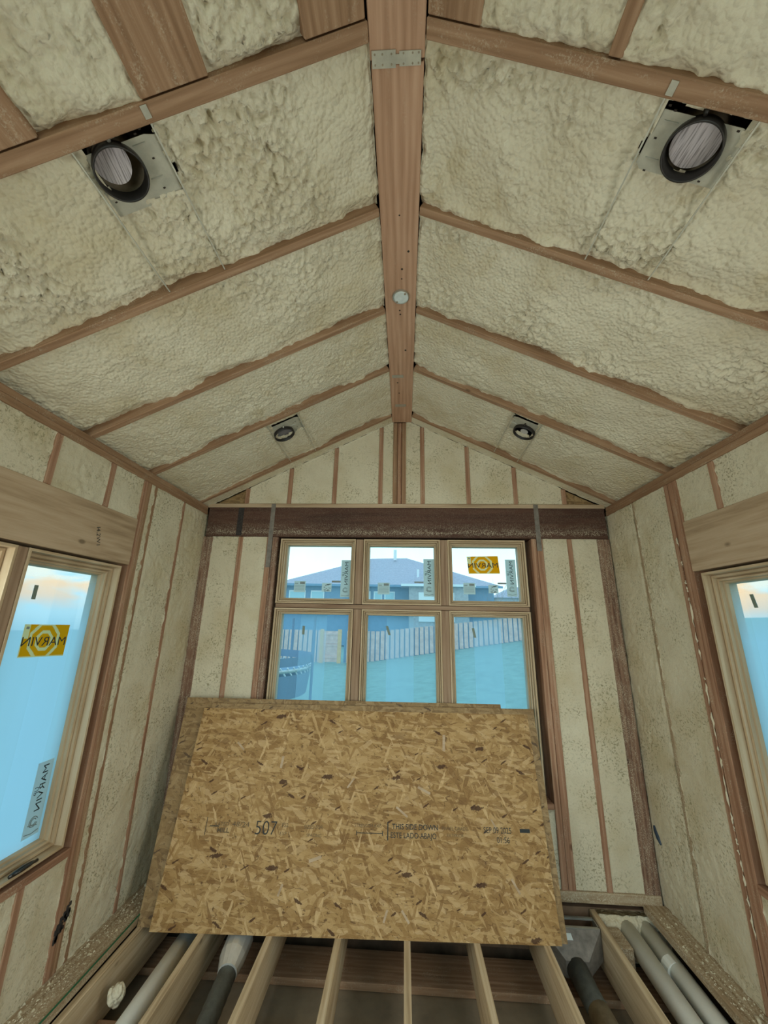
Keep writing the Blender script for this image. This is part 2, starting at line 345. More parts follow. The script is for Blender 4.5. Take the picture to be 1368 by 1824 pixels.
def worley(x, y, s):
    i, j = np.floor(x), np.floor(y); best = np.full_like(x, 9.)
    for a in (-1, 0, 1):
        for b in (-1, 0, 1):
            px = i + a + hsh(i + a, j + b, s); py = j + b + hsh(i + a, j + b, s + 99)
            best = np.minimum(best, (px - x) ** 2 + (py - y) ** 2)
    return np.sqrt(best)
_seed = [10]
def foam(label, P00, P10, P11, P01, n, cell=.012, rec=.02, amp=.012, lump=.045, edge=.02, over=.006, mat='foam', hole=None, group='spray foam between framing', name='spray_foam', edge_n=.012, parent=None, flat=None, dip=0):
    """sprayed foam filling one bay; corners on the framing face, n points into the room"""
    _seed[0] += 7; s = _seed[0]
    P = [np.array(p, float) for p in (P00, P10, P11, P01)]; n = np.array(n, float); n /= np.linalg.norm(n)
    Lu = (np.linalg.norm(P[1] - P[0]) + np.linalg.norm(P[2] - P[3])) / 2; Lv = (np.linalg.norm(P[3] - P[0]) + np.linalg.norm(P[2] - P[1])) / 2
    nu, nv = max(4, int(Lu / cell)), max(4, int(Lv / cell))
    eu, ev = over / max(Lu, .01), over / max(Lv, .01)
    u, v = np.meshgrid(np.linspace(-eu, 1 + eu, nu + 1), np.linspace(-ev, 1 + ev, nv + 1), indexing='ij')
    U, V = u * Lu, v * Lv
    wx = U + .02 * (fbm(U / .05, V / .05, s + 3) - .5) * 2; wy = V + .02 * (fbm(U / .05, V / .05, s + 5) - .5) * 2
    d1 = 1 - np.clip(worley(wx / lump, wy / lump, s), 0, 1) ** 1.7; d2 = 1 - np.clip(worley(wx / (lump * .5), wy / (lump * .5), s + 1), 0, 1) ** 1.7
    patch = np.clip((fbm(U / .25, V / .25, s + 9) - .35) * 3, .15, 1.2)
    h = -rec + amp * ((d1 - .6) * 1.05 * patch + (d2 - .6) * .80 * patch + (fbm(U / .18, V / .18, s + 11) - .5) * 1.8)
    de = np.minimum(np.minimum(U, Lu - U), np.minimum(V, Lv - V)); de = de + (fbm(U / .04, V / .04, s + 21) - .5) * .02
    t = np.clip(de / edge, 0, 1); t = t * t * (3 - 2 * t)
    eh = -edge_n * .55 + (fbm(U / .035, V / .035, s + 31) - .5) * 2 * edge_n
    h = h * t + (eh - .35 * rec) * (1 - t)
    a = P[0][None, None] * ((1 - u) * (1 - v))[..., None] + P[1] * (u * (1 - v))[..., None] + P[2] * (u * v)[..., None] + P[3] * ((1 - u) * v)[..., None]
    if dip: h = h - dip * np.clip(1 - (Lv - V) / .055, 0, 1) * np.clip(fbm(U / .28, V / .5, s + 61) * 2.8 - .85, 0, .9)
    if flat is not None:
        fx0, fx1, fy0, fy1 = flat; dd = np.maximum(np.maximum(fx0 - a[..., 0], a[..., 0] - fx1), np.maximum(fy0 - a[..., 1], a[..., 1] - fy1)); k_ = np.clip(1 - dd / .05, 0, 1); h = h * (1 - k_) + k_ * np.minimum(h, -.0235 + .008 * np.clip(dd / .02 + 1, 0, 1) + (fbm(U / .02, V / .02, s + 51) - .5) * .008)
    X = a + h[..., None] * n; W = nv + 1
    idx = np.arange((nu + 1) * W).reshape(nu + 1, W)
    q = np.stack([idx[:-1, :-1], idx[1:, :-1], idx[1:, 1:], idx[:-1, 1:]], -1).reshape(-1, 4)
    nrm = np.cross(P[1] - P[0], P[3] - P[0])
    flip = nrm @ n < 0
    verts = X.reshape(-1, 3)
    if hole is not None:
        cen = verts[q].mean(1); wob = (fbm(cen[:, 0] / .03, cen[:, 1] / .03, s + 41) - .5) * .03
        q = q[~hole(cen, wob)]
    # skirt going back into the bay
    b = np.concatenate([idx[0, :], idx[1:, -1], idx[-1, -2::-1], idx[-2:0:-1, 0]])
    back = verts[b] - n * .07; k0 = len(verts); verts = np.concatenate([verts, back]); m = len(b)
    sk = [(int(b[i]), k0 + i, k0 + (i + 1) % m, int(b[(i + 1) % m])) for i in range(m)]
    faces = [tuple(int(z) for z in f) for f in q] + sk
    if flip: faces = [f[::-1] for f in faces]
    o = mesh_obj(name, verts, faces, M[mat], parent, smooth=True)
    return tag(o, label, 'insulation', group)

def text_mesh(s, size, mat, name, parent, O, ux, uy, n, off=.0006, xscale=1.0, bold=0.0):
    cu = bpy.data.curves.new(name, 'FONT'); cu.body = s; cu.size = size; cu.offset = bold
    t = bpy.data.objects.new(name + '_t', cu); C.objects.link(t)
    me = bpy.data.meshes.new_from_object(t); C.objects.unlink(t); bpy.data.objects.remove(t)
    O, ux, uy, n = Vector(O), Vector(ux), Vector(uy), Vector(n)
    for v in me.vertices:
        v.co = O + ux * v.co.x * xscale + uy * v.co.y + n * off
    c = sum((v.co for v in me.vertices), Vector()) / max(1, len(me.vertices))
    for v in me.vertices: v.co -= c
    me.materials.clear(); me.materials.append(mat); me.name = name
    o = bpy.data.objects.new(name, me); return link(o, Matrix.Translation(c), parent)

def ST(s, x, y, h=0.0):
    """point on a roof slope's rafter-face plane; s=-1 left, +1 right; h into the room"""
    z = ZP + SLOPE * ((x - XL) if s < 0 else (XR - x))
    nx, nz = (SLOPE * COSS, -COSS) if s < 0 else (-SLOPE * COSS, -COSS)
    return Vector((x + nx * h, y, z + nz * h))
def SN(s): return Vector((SLOPE * COSS * (1 if s < 0 else -1), 0, -COSS))
SIDE = {-1: 'left', 1: 'right'}

# ------------------------------------------------------------------ shell (setting)
WT = .14
WZ0, WZ1, WY0, WY1 = -1.143, .310, .372, 2.310       # side window openings in the sheathing
for s, X, nm in ((-1, XL, 'wall_left'), (1, XR, 'wall_right')):
    a, b = (X - WT - .02, X - WT) if s < 0 else (X + WT, X + WT + .02)
    m = MB(); m.box(a, b, YB, WY0, -2.6, 1.25); m.box(a, b, WY1, D + WT, -2.6, 1.25); m.box(a, b, WY0, WY1, -2.6, WZ0); m.box(a, b, WY0, WY1, WZ1, 1.25)
    tag(m.build(nm, M['sheath']), kind='structure')
EX0, EX1, EZ0, EZ1 = -1.068, 1.001, -1.163, .688
m = MB(); a, b = D + WT, D + WT + .02
m.box(XL - WT, EX0, a, b, -2.6, 1.0); m.box(EX1, XR + WT, a, b, -2.6, 1.0); m.box(EX0, EX1, a, b, -2.6, EZ0); m.box(EX0, EX1, a, b, EZ1, 1.0)
m.add([(XL - WT, a, 1.0), (XR + WT, a, 1.0), (XC, a, 2.15), (XL - WT, b, 1.0), (XR + WT, b, 1.0), (XC, b, 2.15)], [(0, 1, 2), (5, 4, 3), (0, 3, 4, 1), (1, 4, 5, 2), (2, 5, 3, 0)])
tag(m.build('wall_end', M['sheath']), kind='structure')
m = MB(); zo = .275; y0, y1 = YB, D + WT + .3; zr = ZP + SLOPE * (XR - XC) + zo
for X in (XL - WT - .3, XR + WT + .3):
    ze = zr - SLOPE * abs(X - XC)
    m.hexa([(X, y0, ze), (XC, y0, zr), (XC, y1, zr), (X, y1, ze)], [(X, y0, ze + .03), (XC, y0, zr + .03), (XC, y1, zr + .03), (X, y1, ze + .03)])
tag(m.build('ceiling', M['sheath']), kind='structure')
m = MB(); m.box(XL - WT, XR + WT, YB, D + WT, -2.62, -2.60)
tag(m.build('floor', M['sheath']), kind='structure')
m = MB(); m.box(XL, XR, YB, D - .02, -2.115, -2.10)
tag(m.build('trim_1', M['subfloor']), kind='structure')

# ------------------------------------------------------------------ ridge, rafters, plates
HR = .235
tag(lumber('ridge_beam', (XC, .82, ZR + .14), (XC, D - .005, ZR + .14), 2 * RW, .28, (0, 0, 1), M['beam'], label='long fir ridge beam running from the metal tie plate to the gable wall', cat='beam', group='ridge beams'), )
tag(lumber('ridge_beam', (XC - .001, YB, ZR + .141), (XC - .001, .812, ZR + .141), 2 * RW + .004, .28, (0, 0, 1), M['beam'], label='near ridge beam overhead, on the camera side of the metal tie plate', cat='beam', group='ridge beams'))
RY = [3.105, 2.443, 1.885, 1.305, .745]
ORD = ['first', 'second', 'third', 'fourth', 'fifth']
for s in (-1, 1):
    n = -SN(s)
    for i, y in enumerate(RY):
        x0 = XL - .1 if s < 0 else XR + .1; x1 = XC + s * (RW + .002)
        c = n * (HR / 2); w = .038 if i < 4 else .05
        lumber('rafter', ST(s, x0, y) + c, ST(s, x1, y) + c, w, HR, n, M['rafter'], label='fir rafter edge on the %s roof slope, %s from the gable wall' % (SIDE[s], ORD[i]), cat='rafter', group='%s slope rafters' % SIDE[s])
# blocking boards between the nearest rafter and the camera
YN = .715
blocks = [(-1, -1.26, -1.062, 'wide fir board at the upper left corner, lying flat in the left slope'), (-1, -.782, -.592, 'wide fir board on the left slope between two bumpy foam fields'), (-1, -.31, -.128, 'short-looking fir board beside the ridge beam on the left slope'),
          (1, .064, .219, 'fir board beside the ridge beam on the right slope'), (1, .566, .602, 'narrow fir board edge between two foam fields on the right slope')]
for s, x0, x1, lb in blocks:
    n = -SN(s); xm = (x0 + x1) / 2; w = (x1 - x0) / COSS
    lumber('blocking_board', ST(s, xm, YB) + n * .02, ST(s, xm, YN) + n * .02, w, .04, n, M['rafter'], label=lb, cat='board', group='boards on the camera side of the nearest rafters')
# double top plates and end plates
for s, X in ((-1, XL), (1, XR)):
    cx = X + s * .07
    for z, t in ((.961, 'upper'), (.923, 'lower')):
        off = .0 if t == 'upper' else .003 * -s
        lumber('top_plate', (cx + off, YB, z), (cx + off, D, z), .14, .037, (0, 0, 1), M['rafter'], label='%s board of the double top plate along the %s wall' % (t, SIDE[s]), cat='top plate', group='side wall top plates')
lumber('gable_plate', (XL - .005, D + .066, .989), (XR - .005, D + .066, .989), .14, .036, (0, 0, 1), M['header'], label='thin pale plate lying on the dark header under the gable studs', cat='top plate')

# ------------------------------------------------------------------ ceiling foam
def pit(x0, x1, y0, y1):
    return lambda c, w: (c[:, 0] + w > x0) & (c[:, 0] + w < x1) & (c[:, 1] + w > y0) & (c[:, 1] - w < y1)
CAN = {(-1, 4): (-.93, .858, .765, .99, -1.02, -.775), (1, 4): (.868, .868, .77, .965, .735, .985), (-1, 1): (-.935, 2.665, 2.50, 2.73, -1.01, -.78), (1, 1): (.885, 2.655, 2.49, 2.72, .765, .97)}
bays = [(3.125, 3.225, .010, .004, .03, .002, 0), (2.463, 3.085, .009, .008, .045, .012, 1), (1.905, 2.423, .0095, .014, .036, .016, 2), (1.325, 1.865, .0075, .024, .034, .020, 3), (.771, 1.285, .0062, .032, .036, .022, 4)]
bl = ['strip tight against the gable wall', 'bay holding the two far recessed lights', 'lightly textured bay, third from the gable', 'bumpy bay between the middle rafters', 'coarse lumpy bay holding the two near recessed lights']
for s in (-1, 1):
    for (y0, y1, cell, amp, lump, rec, k) in bays:
        xo, xi = (XL - .05, XC - RW) if s < 0 else (XR + .05, XC + RW)
        hole = None
        if (s, k) in CAN: q_ = CAN[(s, k)]; hole = pit(q_[4] + .022, q_[5] - .022, q_[2] + .006, q_[3] - .03)
        foam('spray foam on the %s slope, %s' % (SIDE[s], bl[k]), ST(s, xo, y0), ST(s, xi, y0), ST(s, xi, y1), ST(s, xo, y1), SN(s), cell=cell, rec=rec + .006, amp=amp, lump=lump, edge=.040 if k > 1 else .02, over=.006, dip=.034 if k else 0, edge_n=.016 if k > 1 else .006, hole=hole, flat=None if hole is None else (q_[4] + .012, q_[5] - .012, q_[2], q_[3] - .014), group='ceiling spray foam', mat='foam')
near = [(-1, XL, -1.26, 'sliver at the outer left edge'), (-1, -1.062, -.782, 'between the two wide flat boards'), (-1, -.592, -.31, 'between the wide board and the board by the ridge'),
        (1, .219, .566, 'between the ridge-side board and the narrow board'), (1, .602, XR, 'large field right of the narrow board')]
for s, x0, x1, t in near:
    foam('lumpy foam overhead, near %s slope, %s' % (SIDE[s], t), ST(s, x0, -.35), ST(s, x1, -.35), ST(s, x1, YN + .004), ST(s, x0, YN + .004), SN(s), cell=.0064, rec=.012, amp=.032, lump=.036, edge=.03, over=.006, dip=.03, edge_n=.016, group='near overhead spray foam')
    foam('foam behind the camera, %s slope, %s' % (SIDE[s], t), ST(s, x0, YB), ST(s, x1, YB), ST(s, x1, -.35), ST(s, x0, -.35), SN(s), cell=.03, rec=.012, amp=.02, lump=.07, edge=.03, over=.004, group='near overhead spray foam')

# ------------------------------------------------------------------ recessed lights
def recessed(s, k, tilt, lab, lens):
    cx, cy, y0, y1, x0, x1 = CAN[(s, k)]
    base = ST(s, cx, cy); n = SN(s); ux = Vector((COSS, 0, SLOPE * COSS if s < 0 else -SLOPE * COSS)); uy = Vector((0, 1, 0))
    e = empty('recessed_light', base, lab, 'ceiling light', 'recessed light housings')
    def P(a, b, h): return base + ux * a + uy * b + n * h
    r = .076; seg = 40; hp = -.022
    # plate with a round hole
    L = [(x0 + .012 - cx) / COSS, (x1 - .012 - cx) / COSS, y0 + (.035 if k == 1 else .03) - cy, y1 - .012 - cy]
    v = []; f = []
    for i in range(seg):
        a = 2 * math.pi * i / seg; ca, sa = math.cos(a), math.sin(a)
        tx = (L[1] if ca > 0 else L[0]) / ca if abs(ca) > 1e-6 else 1e9; ty = (L[3] if sa > 0 else L[2]) / sa if abs(sa) > 1e-6 else 1e9
        t = max(min(tx, ty), r * .98); v += [P(r * .97 * ca, r * .97 * sa, hp), P(t * ca, t * sa, hp), P(r * .97 * ca, r * .97 * sa, hp - .002), P(t * ca, t * sa, hp - .002)]
    for i in range(seg):
        j = (i + 1) % seg; f += [(4 * i, 4 * j, 4 * j + 1, 4 * i + 1), (4 * i + 2, 4 * i + 3, 4 * j + 3, 4 * j + 2), (4 * i + 1, 4 * j + 1, 4 * j + 3, 4 * i + 3)]
    pl = mesh_obj('mounting_plate', v, f, M['plate_metal'], e)
    for b in (-.045, .05):                     # pressed ribs and slots
        m = MB(); m.hexa((P(-s * .075, b - .002, hp), P(-s * .115, b - .002, hp), P(-s * .115, b + .002, hp), P(-s * .075, b + .002, hp)), (P(-s * .075, b - .001, hp + .003), P(-s * .115, b - .001, hp + .003), P(-s * .115, b + .001, hp + .003), P(-s * .075, b + .001, hp + .003))); m.build('pressed_rib', M['galv'], pl)
    for a, b in ((-s * .10, -.07), (-s * .115, .0), (-s * .12, -.078), (s * .085, -.06), (s * .07, .075), (-s * .10, .085)):
        m = MB(); m.hexa(*[[P(a + dx, b + dy, hp + hh) for dx, dy in ((-.004, -.0025), (.004, -.0025), (.004, .0025), (-.004, .0025))] for hh in (-.0015, .0007)]); m.build('slot', M['void'], pl)
    # housing can
    v = []; f = []; prof = [(r, hp), (r, -.03), (r * .98, -.13), (.0, -.132)]
    for rr, h in prof[:-1]:
        v += [P(rr * math.cos(2 * math.pi * i / seg), rr * math.sin(2 * math.pi * i / seg), h) for i in range(seg)]
    for q in range(len(prof) - 2):
        for i in range(seg): j = (i + 1) % seg; f.append((q * seg + i, q * seg + j, (q + 1) * seg + j, (q + 1) * seg + i))
    f.append(tuple(range(2 * seg, 3 * seg))); mesh_obj('housing', v, f, M['duct_grey'] if k == 4 else M['black'], e, smooth=True)
    v = []; f = []                               # rim
    pr_ = [(r + .001, hp - .01), (r + .004, hp + .004), (r + .004, .004), (r + .001, .007), (r - .002, .004), (r - .003, hp - .02)]
    for rr, h in pr_: v += [P(rr * math.cos(2 * math.pi * i / seg), rr * math.sin(2 * math.pi * i / seg), h) for i in range(seg)]
    for q in range(len(pr_) - 1):
        for i in range(seg): j = (i + 1) % seg; f.append((q * seg + i, q * seg + j, (q + 1) * seg + j, (q + 1) * seg + i))
    mesh_obj('rim', v, f, M['black'], e, smooth=True)
    m = MB(); m.tube([P(-s * .02, -r - .004, -.012), P(-s * .022, -r - .016, -.010), P(-s * .022, -r - .017, -.022)], [.006, .0065, .005], 10); m.build('tab', M['black'] if s > 0 else M['galv'], e, smooth=True)
    # cover disc inside
    rd, off, hd, ta, tb = tilt
    v = [P(off[0], off[1], hd)]; f = []
    for i in range(seg):
        a = 2 * math.pi * i / seg; x, y = rd * math.cos(a), rd * math.sin(a)
        v.append(P(off[0] + x, off[1] + y, hd + ta * x + tb * y))
    f = [(0, i + 1, (i + 1) % seg + 1) for i in range(seg)]
    v2 = [Vector(q) - n * .003 for q in v]; f2 = [tuple(q + len(v) for q in ff)[::-1] for ff in f]; rim = [(i + 1, len(v) + i + 1, len(v) + (i + 1) % seg + 1, (i + 1) % seg + 1) for i in range(seg)]
    mesh_obj('cover_disc', v + v2, f + f2 + rim, lens, e)
    # hanger bars to the next rafter
    yend = {4: 1.283, 1: 3.083}[k]
    for xb in (x0 + .005, x1 - .012):
        m = MB(); a = ST(s, xb, y0 - .02 if k == 4 else y0 - .03, -.014); b = ST(s, xb, yend, -.012 if k == 4 else .004)
        w = Vector((.003, 0, 0)); nn = n * .006; m.hexa((a - w, a + w, b + w, b - w), (a - w + nn, a + w + nn, b + w + nn, b - w + nn)); m.build('hanger_bar', M['plate_metal'], e)
    if k == 4:
        m = MB(); xt = x1 - .01 if s < 0 else x0 + .01; c0 = ST(s, xt, y0 - .025, .001); a = ux * .010; b = uy * .016; m.hexa((c0 - a - b, c0 + a - b, c0 + a + b, c0 - a + b), [q + n * .002 for q in (c0 - a - b, c0 + a - b, c0 + a + b, c0 - a + b)]); m.build('fixing_tab', M['plate_metal'], e)
lens, nt_, p_, o_ = newmat('printed_paper_disc'); p_.inputs['Roughness'].default_value = .7
v_ = coords(nt_, (230, 10, 1)); l1 = noise(nt_, v_, 1, 2, .5)
nt_.links.new(ramp(nt_, l1, [(.40, (.26, .23, .23)), (.50, (.50, .45, .46)), (.7, (.56, .51, .52))]), p_.inputs['Base Color']); M['lens'] = lens
M['lens_dim'] = simple('grey_lens', (.16, .15, .16), .4, 0, .15)
M['bulb'] = simple('frosted_bulb', (.5, .48, .45), .5, 0, .05)
recessed(-1, 4, (.058, (-.014, -.022), -.040, .10, .30), 'black-rimmed recessed light with a tilted paper disc, high on the near left slope', M['lens'])
recessed(1, 4, (.066, (0, -.004), -.030, -.06, -.1), 'black-rimmed recessed light with a printed paper disc, high on the near right slope', M['lens'])
recessed(-1, 1, (.068, (0, 0), -.025, 0, 0), 'small far recessed light with a grey lens on the left slope', M['lens_dim'])
recessed(1, 1, (.028, (0, -.005), -.012, 0, 0), 'small far recessed light with a bare round socket cap on the right slope', M['bulb'])

# ------------------------------------------------------------------ things on the ridge beam
e = empty('round_cover', (-.028, 1.775, ZR), 'round pale metal cover plate screwed to the ridge beam', 'cover plate')
def disc(cx, cy, z0, z1, r0, r1, seg=32):
    v = [(cx, cy, z1)] + [(cx + r0 * math.cos(2 * math.pi * i / seg), cy + r0 * math.sin(2 * math.pi * i / seg), z0) for i in range(seg)] + [(cx + r1 * math.cos(2 * math.pi * i / seg), cy + r1 * math.sin(2 * math.pi * i / seg), z1) for i in range(seg)]
    f = []
    for i in range(seg): j = (i + 1) % seg; f += [(1 + i, 1 + j, 1 + seg + j, 1 + seg + i), (0, 1 + seg + i, 1 + seg + j)]
    return v, f
v, f = disc(-.028, 1.775, ZR + .001, ZR - .012, .048, .046); mesh_obj('box_rim', v, f, M['galv'], e)
v, f = disc(-.026, 1.772, ZR - .012, ZR - .016, .041, .039); mesh_obj('cover', v, f, M['white'], e)
for x, y in ((-.004, 1.745), (-.05, 1.80)): m = MB(); m.tube([(x, y, ZR - .0155), (x, y, ZR - .020)], .0055, 8); m.build('screw', M['duct_grey'], e)
e = empty('tie_plate', (XC, .807, ZR), 'perforated galvanised tie plate across the ridge beam joint', 'metal plate')
m = MB(); m.box(XC - .085, XC - .006, .786, .829, ZR - .0035, ZR - .0005); m.box(XC + .006, XC + .078, .79, .826, ZR - .0035, ZR - .0005); m.box(XC - .006, XC + .006, .797, .82, ZR - .003, ZR - .0005); m.build('steel_strip', M['plate_metal'], e)
for x in (-.075, -.05, -.02, .02, .05, .07):
    for y in (.795, .82): m = MB(); m.tube([(XC + x, y, ZR - .003), (XC + x, y, ZR - .0045)], .003, 8); m.build('nail_head', M['duct_grey'], e)
for y, x0, x1, lb in ((2.518, -.10, -.015, 'flat steel strap edge across the ridge beam, farther from the gable wall'), (2.925, -.085, .005, 'flat steel strap edge across the ridge beam, nearest the gable wall')):
    m = MB(); m.box(x0, x1, y - .016, y + .016, ZR - .003, ZR - .0003); o = m.build('strap', M['galv']); tag(o, lb, 'metal strap', 'ridge straps')
for i, (x, y, r) in enumerate(((.013, 1.50, .006), (-.02, 1.60, .006), (-.035, 1.88, .005), (-.032, 1.91, .0055), (.0, 2.23, .007), (-.06, 2.60, .007), (-.05, 2.74, .006), (-.022, 1.66, .004), (-.03, 1.32, .004))):
    m = MB(); m.tube([(x, y, ZR + .002), (x, y, ZR - .0006)], r, 10); o = m.build('nail_hole', M['void'], bpy.data.objects['ridge_beam'])

# ------------------------------------------------------------------ gable wall framing
e_n = (0, -1, 0)
def stud_v(x, z0, z1, Y=D, w=.038, mat='stud', **k):
    return lumber('stud', (x, Y + .07, z0), (x, Y + .07, z1), w, .14, (0, 1, 0), M[mat], **k)
def zs(x): return ZP + SLOPE * ((x - XL) if x < XC else (XR - x))
gx = [-1.416, -1.032, -.628, -.218, .156, .556, .960, 1.368]
gl = ['shortest gable stud at the left end', 'second gable stud from the left end', 'third gable stud from the left end', 'gable stud just left of the ridge post', 'gable stud just right of the ridge post', 'third gable stud from the right end', 'second gable stud from the right end', 'shortest gable stud at the right end']
for x, lb in zip(gx, gl): stud_v(x, 1.008, zs(x), label='reddish ' + lb, cat='stud', group='gable studs')
e = empty('ridge_post', (-.05, D, 1.008), 'built-up post in the gable centre under the ridge beam', 'post')
for dx, w in ((-.04, .037), (0, .037), (.04, .037)):
    lumber('ply', (-.05 + dx, D + .065 + (.004 if dx == 0 else 0), 1.008), (-.05 + dx, D + .065 + (.004 if dx == 0 else 0), ZR), w, .13, (0, 1, 0), M['stud'] if dx == 0 else M['rafter'], e)
xs = [XL + .02] + [q for x in gx[:4] for q in (x - .019, x + .019)] + [-.109, .009] + [q for x in gx[4:] for q in (x - .019, x + .019)] + [XR - .02]
gn = ['left end triangle', 'second bay from the left', 'third bay from the left', 'fourth bay from the left', 'slim bay left of the ridge post', 'slim bay right of the ridge post', 'fourth bay from the right', 'third bay from the right', 'second bay from the right', 'right end triangle']
for i in range(0, len(xs), 2):
    a, b = xs[i], xs[i + 1]
    if i in (0, len(xs) - 2):   # OSB triangles at the gable ends
        m = MB(); m.add([(a, D + .02, 1.008), (b, D + .02, 1.008), (b, D + .02, zs(b)), (a, D + .02, zs(a)), (a, D + .04, 1.008), (b, D + .04, 1.008), (b, D + .04, zs(b)), (a, D + .04, zs(a))], [(0, 1, 2, 3), (7, 6, 5, 4), (0, 4, 5, 1), (2, 6, 7, 3), (1, 5, 6, 2), (0, 3, 7, 4)])
        o = m.build('gable_corner_panel', M['osb_back']); tag(o, 'small strand board piece at the %s end of the gable' % ('left' if i == 0 else 'right'), 'board', 'gable corner pieces')
    else:
        foam('shaved foam in the gable wall, %s' % gn[i // 2], (a, D, 1.008), (b, D, 1.008), (b, D, zs(b)), (a, D, zs(a)), e_n, cell=.014, rec=.008, amp=.004, lump=.05, edge=.012, over=.003, edge_n=.006, mat='foam_cut', group='gable foam bays')

# ------------------------------------------------------------------ end wall below the gable
lumber('header_beam', (XL + .015, D + .062, .838), (XR - .015, D + .062, .838), .14, .262, (0, 0, 1), M['lvl'], label='dark red-brown engineered header flecked with foam above the end window', cat='header')
for x, t in ((-1.163, 'left'), (1.118, 'right')):
    m = MB(); m.box(x - .019, x + .019, D - .009, D - .0065, .44 if t == 'left' else .60, 1.004); tag(m.build('strap', M['dull_steel']), 'vertical galvanised strap over the dark header, %s of the end window' % t, 'metal strap', 'header straps')
m = MB(); m.box(-1.475, -1.425, D - .0095, D - .008, .715, .965); o = m.build('char_mark', M['char'], bpy.data.objects['header_beam'])
Z0 = ZS
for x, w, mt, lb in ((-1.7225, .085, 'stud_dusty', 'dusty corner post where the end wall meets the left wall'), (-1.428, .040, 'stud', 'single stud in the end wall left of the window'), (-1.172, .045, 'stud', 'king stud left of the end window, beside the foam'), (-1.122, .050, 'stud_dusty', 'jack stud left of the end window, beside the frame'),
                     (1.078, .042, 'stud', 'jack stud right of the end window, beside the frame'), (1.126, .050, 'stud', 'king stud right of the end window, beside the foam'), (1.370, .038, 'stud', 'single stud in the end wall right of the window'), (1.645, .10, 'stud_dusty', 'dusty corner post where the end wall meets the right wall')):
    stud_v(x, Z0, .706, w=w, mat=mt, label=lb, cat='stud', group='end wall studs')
for a, b, lb in ((-1.68, -1.448, 'between the left corner post and the single stud'), (-1.408, -1.195, 'between the single stud and the left king stud'), (1.151, 1.351, 'between the right king stud and the single stud'), (1.389, 1.595, 'between the single stud and the right corner post')):
    foam('shaved foam in the end wall, ' + lb, (a, D, Z0), (b, D, Z0), (b, D, .706), (a, D, .706), e_n, cell=.012, rec=.010, amp=.006, lump=.05, edge=.012, over=.004, edge_n=.007, mat='foam_cut', group='end wall foam bays')
foam('shaved foam below the end window behind the strand boards', (-1.095, D, Z0), (1.055, D, Z0), (1.055, D, -1.235), (-1.095, D, -1.235), e_n, cell=.03, rec=.014, amp=.006, lump=.05, edge=.012, mat='foam_cut', group='end wall foam bays')
lumber('rough_sill', (-1.095, D + .07, -1.213), (1.055, D + .07, -1.213), .14, .038, (0, 0, 1), M['stud'], label='rough sill under the end window behind the leaning boards', cat='sill')
lumber('bottom_plate', (XL + .01, D + .065, -1.715), (XR - .01, D + .065, -1.715), .15, .06, (0, 0, 1), M['plate'], label='dusty bottom plate at the foot of the end wall', cat='bottom plate')
lumber('rim_joist', (XL + .01, D + .04, -1.90), (XR - .01, D + .04, -1.90), .04, .24, (0, 0, 1), M['sheath'], label='dark rim board closing the joist ends under the end wall', cat='rim joist')
lumber('ledger_board', (XL + .01, D - .125, -2.078), (XR - .01, D - .125, -2.078), .25, .038, (0, 0, 1), M['rafter'], label='brown board lying flat below the joist ends at the end wall', cat='board')

# ------------------------------------------------------------------ windows
def ring(rect, prof, name, parent, O, r, n):
    """mitred frame; rect=(a0,a1,z0,z1) along r and up; prof=(inset, depth); n points out of the room"""
    a0, a1, z0, z1 = rect; O, r, n = Vector(O), Vector(r), Vector(n); up = Vector((0, 0, 1)); v = []; f = []
    for ins, dep in prof:
        for a, z in ((a0 + ins, z0 + ins), (a1 - ins, z0 + ins), (a1 - ins, z1 - ins), (a0 + ins, z1 - ins)): v.append(O + r * a + up * z + n * dep)
    k = len(prof)
    for i in range(k):
        i2 = (i + 1) % k
        for c in range(4): c2 = (c + 1) % 4; f.append((i * 4 + c, i * 4 + c2, i2 * 4 + c2, i2 * 4 + c))
    hz = M['frame_x'] if abs(r.x) > .5 else M['frame_y']
    return mesh_obj(name, v, f, hz, parent, mats=[M['frame_z']], fmat=[q % 2 for q in range(len(f))])
def pane(rect, ins, dep, mat, parent, O, r, n):
    a0, a1, z0, z1 = rect; O, r, n = Vector(O), Vector(r), Vector(n); up = Vector((0, 0, 1)); v = []
    for a, z in ((a0 + ins, z0 + ins), (a1 - ins, z0 + ins), (a1 - ins, z1 - ins), (a0 + ins, z1 - ins)): v.append(O + r * a + up * z + n * dep)
    return mesh_obj('pane', v, [(0, 1, 2, 3)], mat, parent)
P_END = [(0, .13), (0, 0), (.011, 0), (.012, .020), (.014, .026), (.016, .018), (.023, .018), (.024, .040), (.026, .046), (.028, .036), (.034, .037), (.035, .058), (.037, .062), (.044, .062), (.046, .085), (.046, .13)]
P_SIDE = [(0, .13), (0, 0), (.013, 0), (.015, .036), (.016, .044), (.019, .044), (.021, .036), (.032, .038), (.034, .052), (.037, .058), (.040, .050), (.050, .052), (.052, .068), (.060, .072), (.066, .090), (.066, .13)]
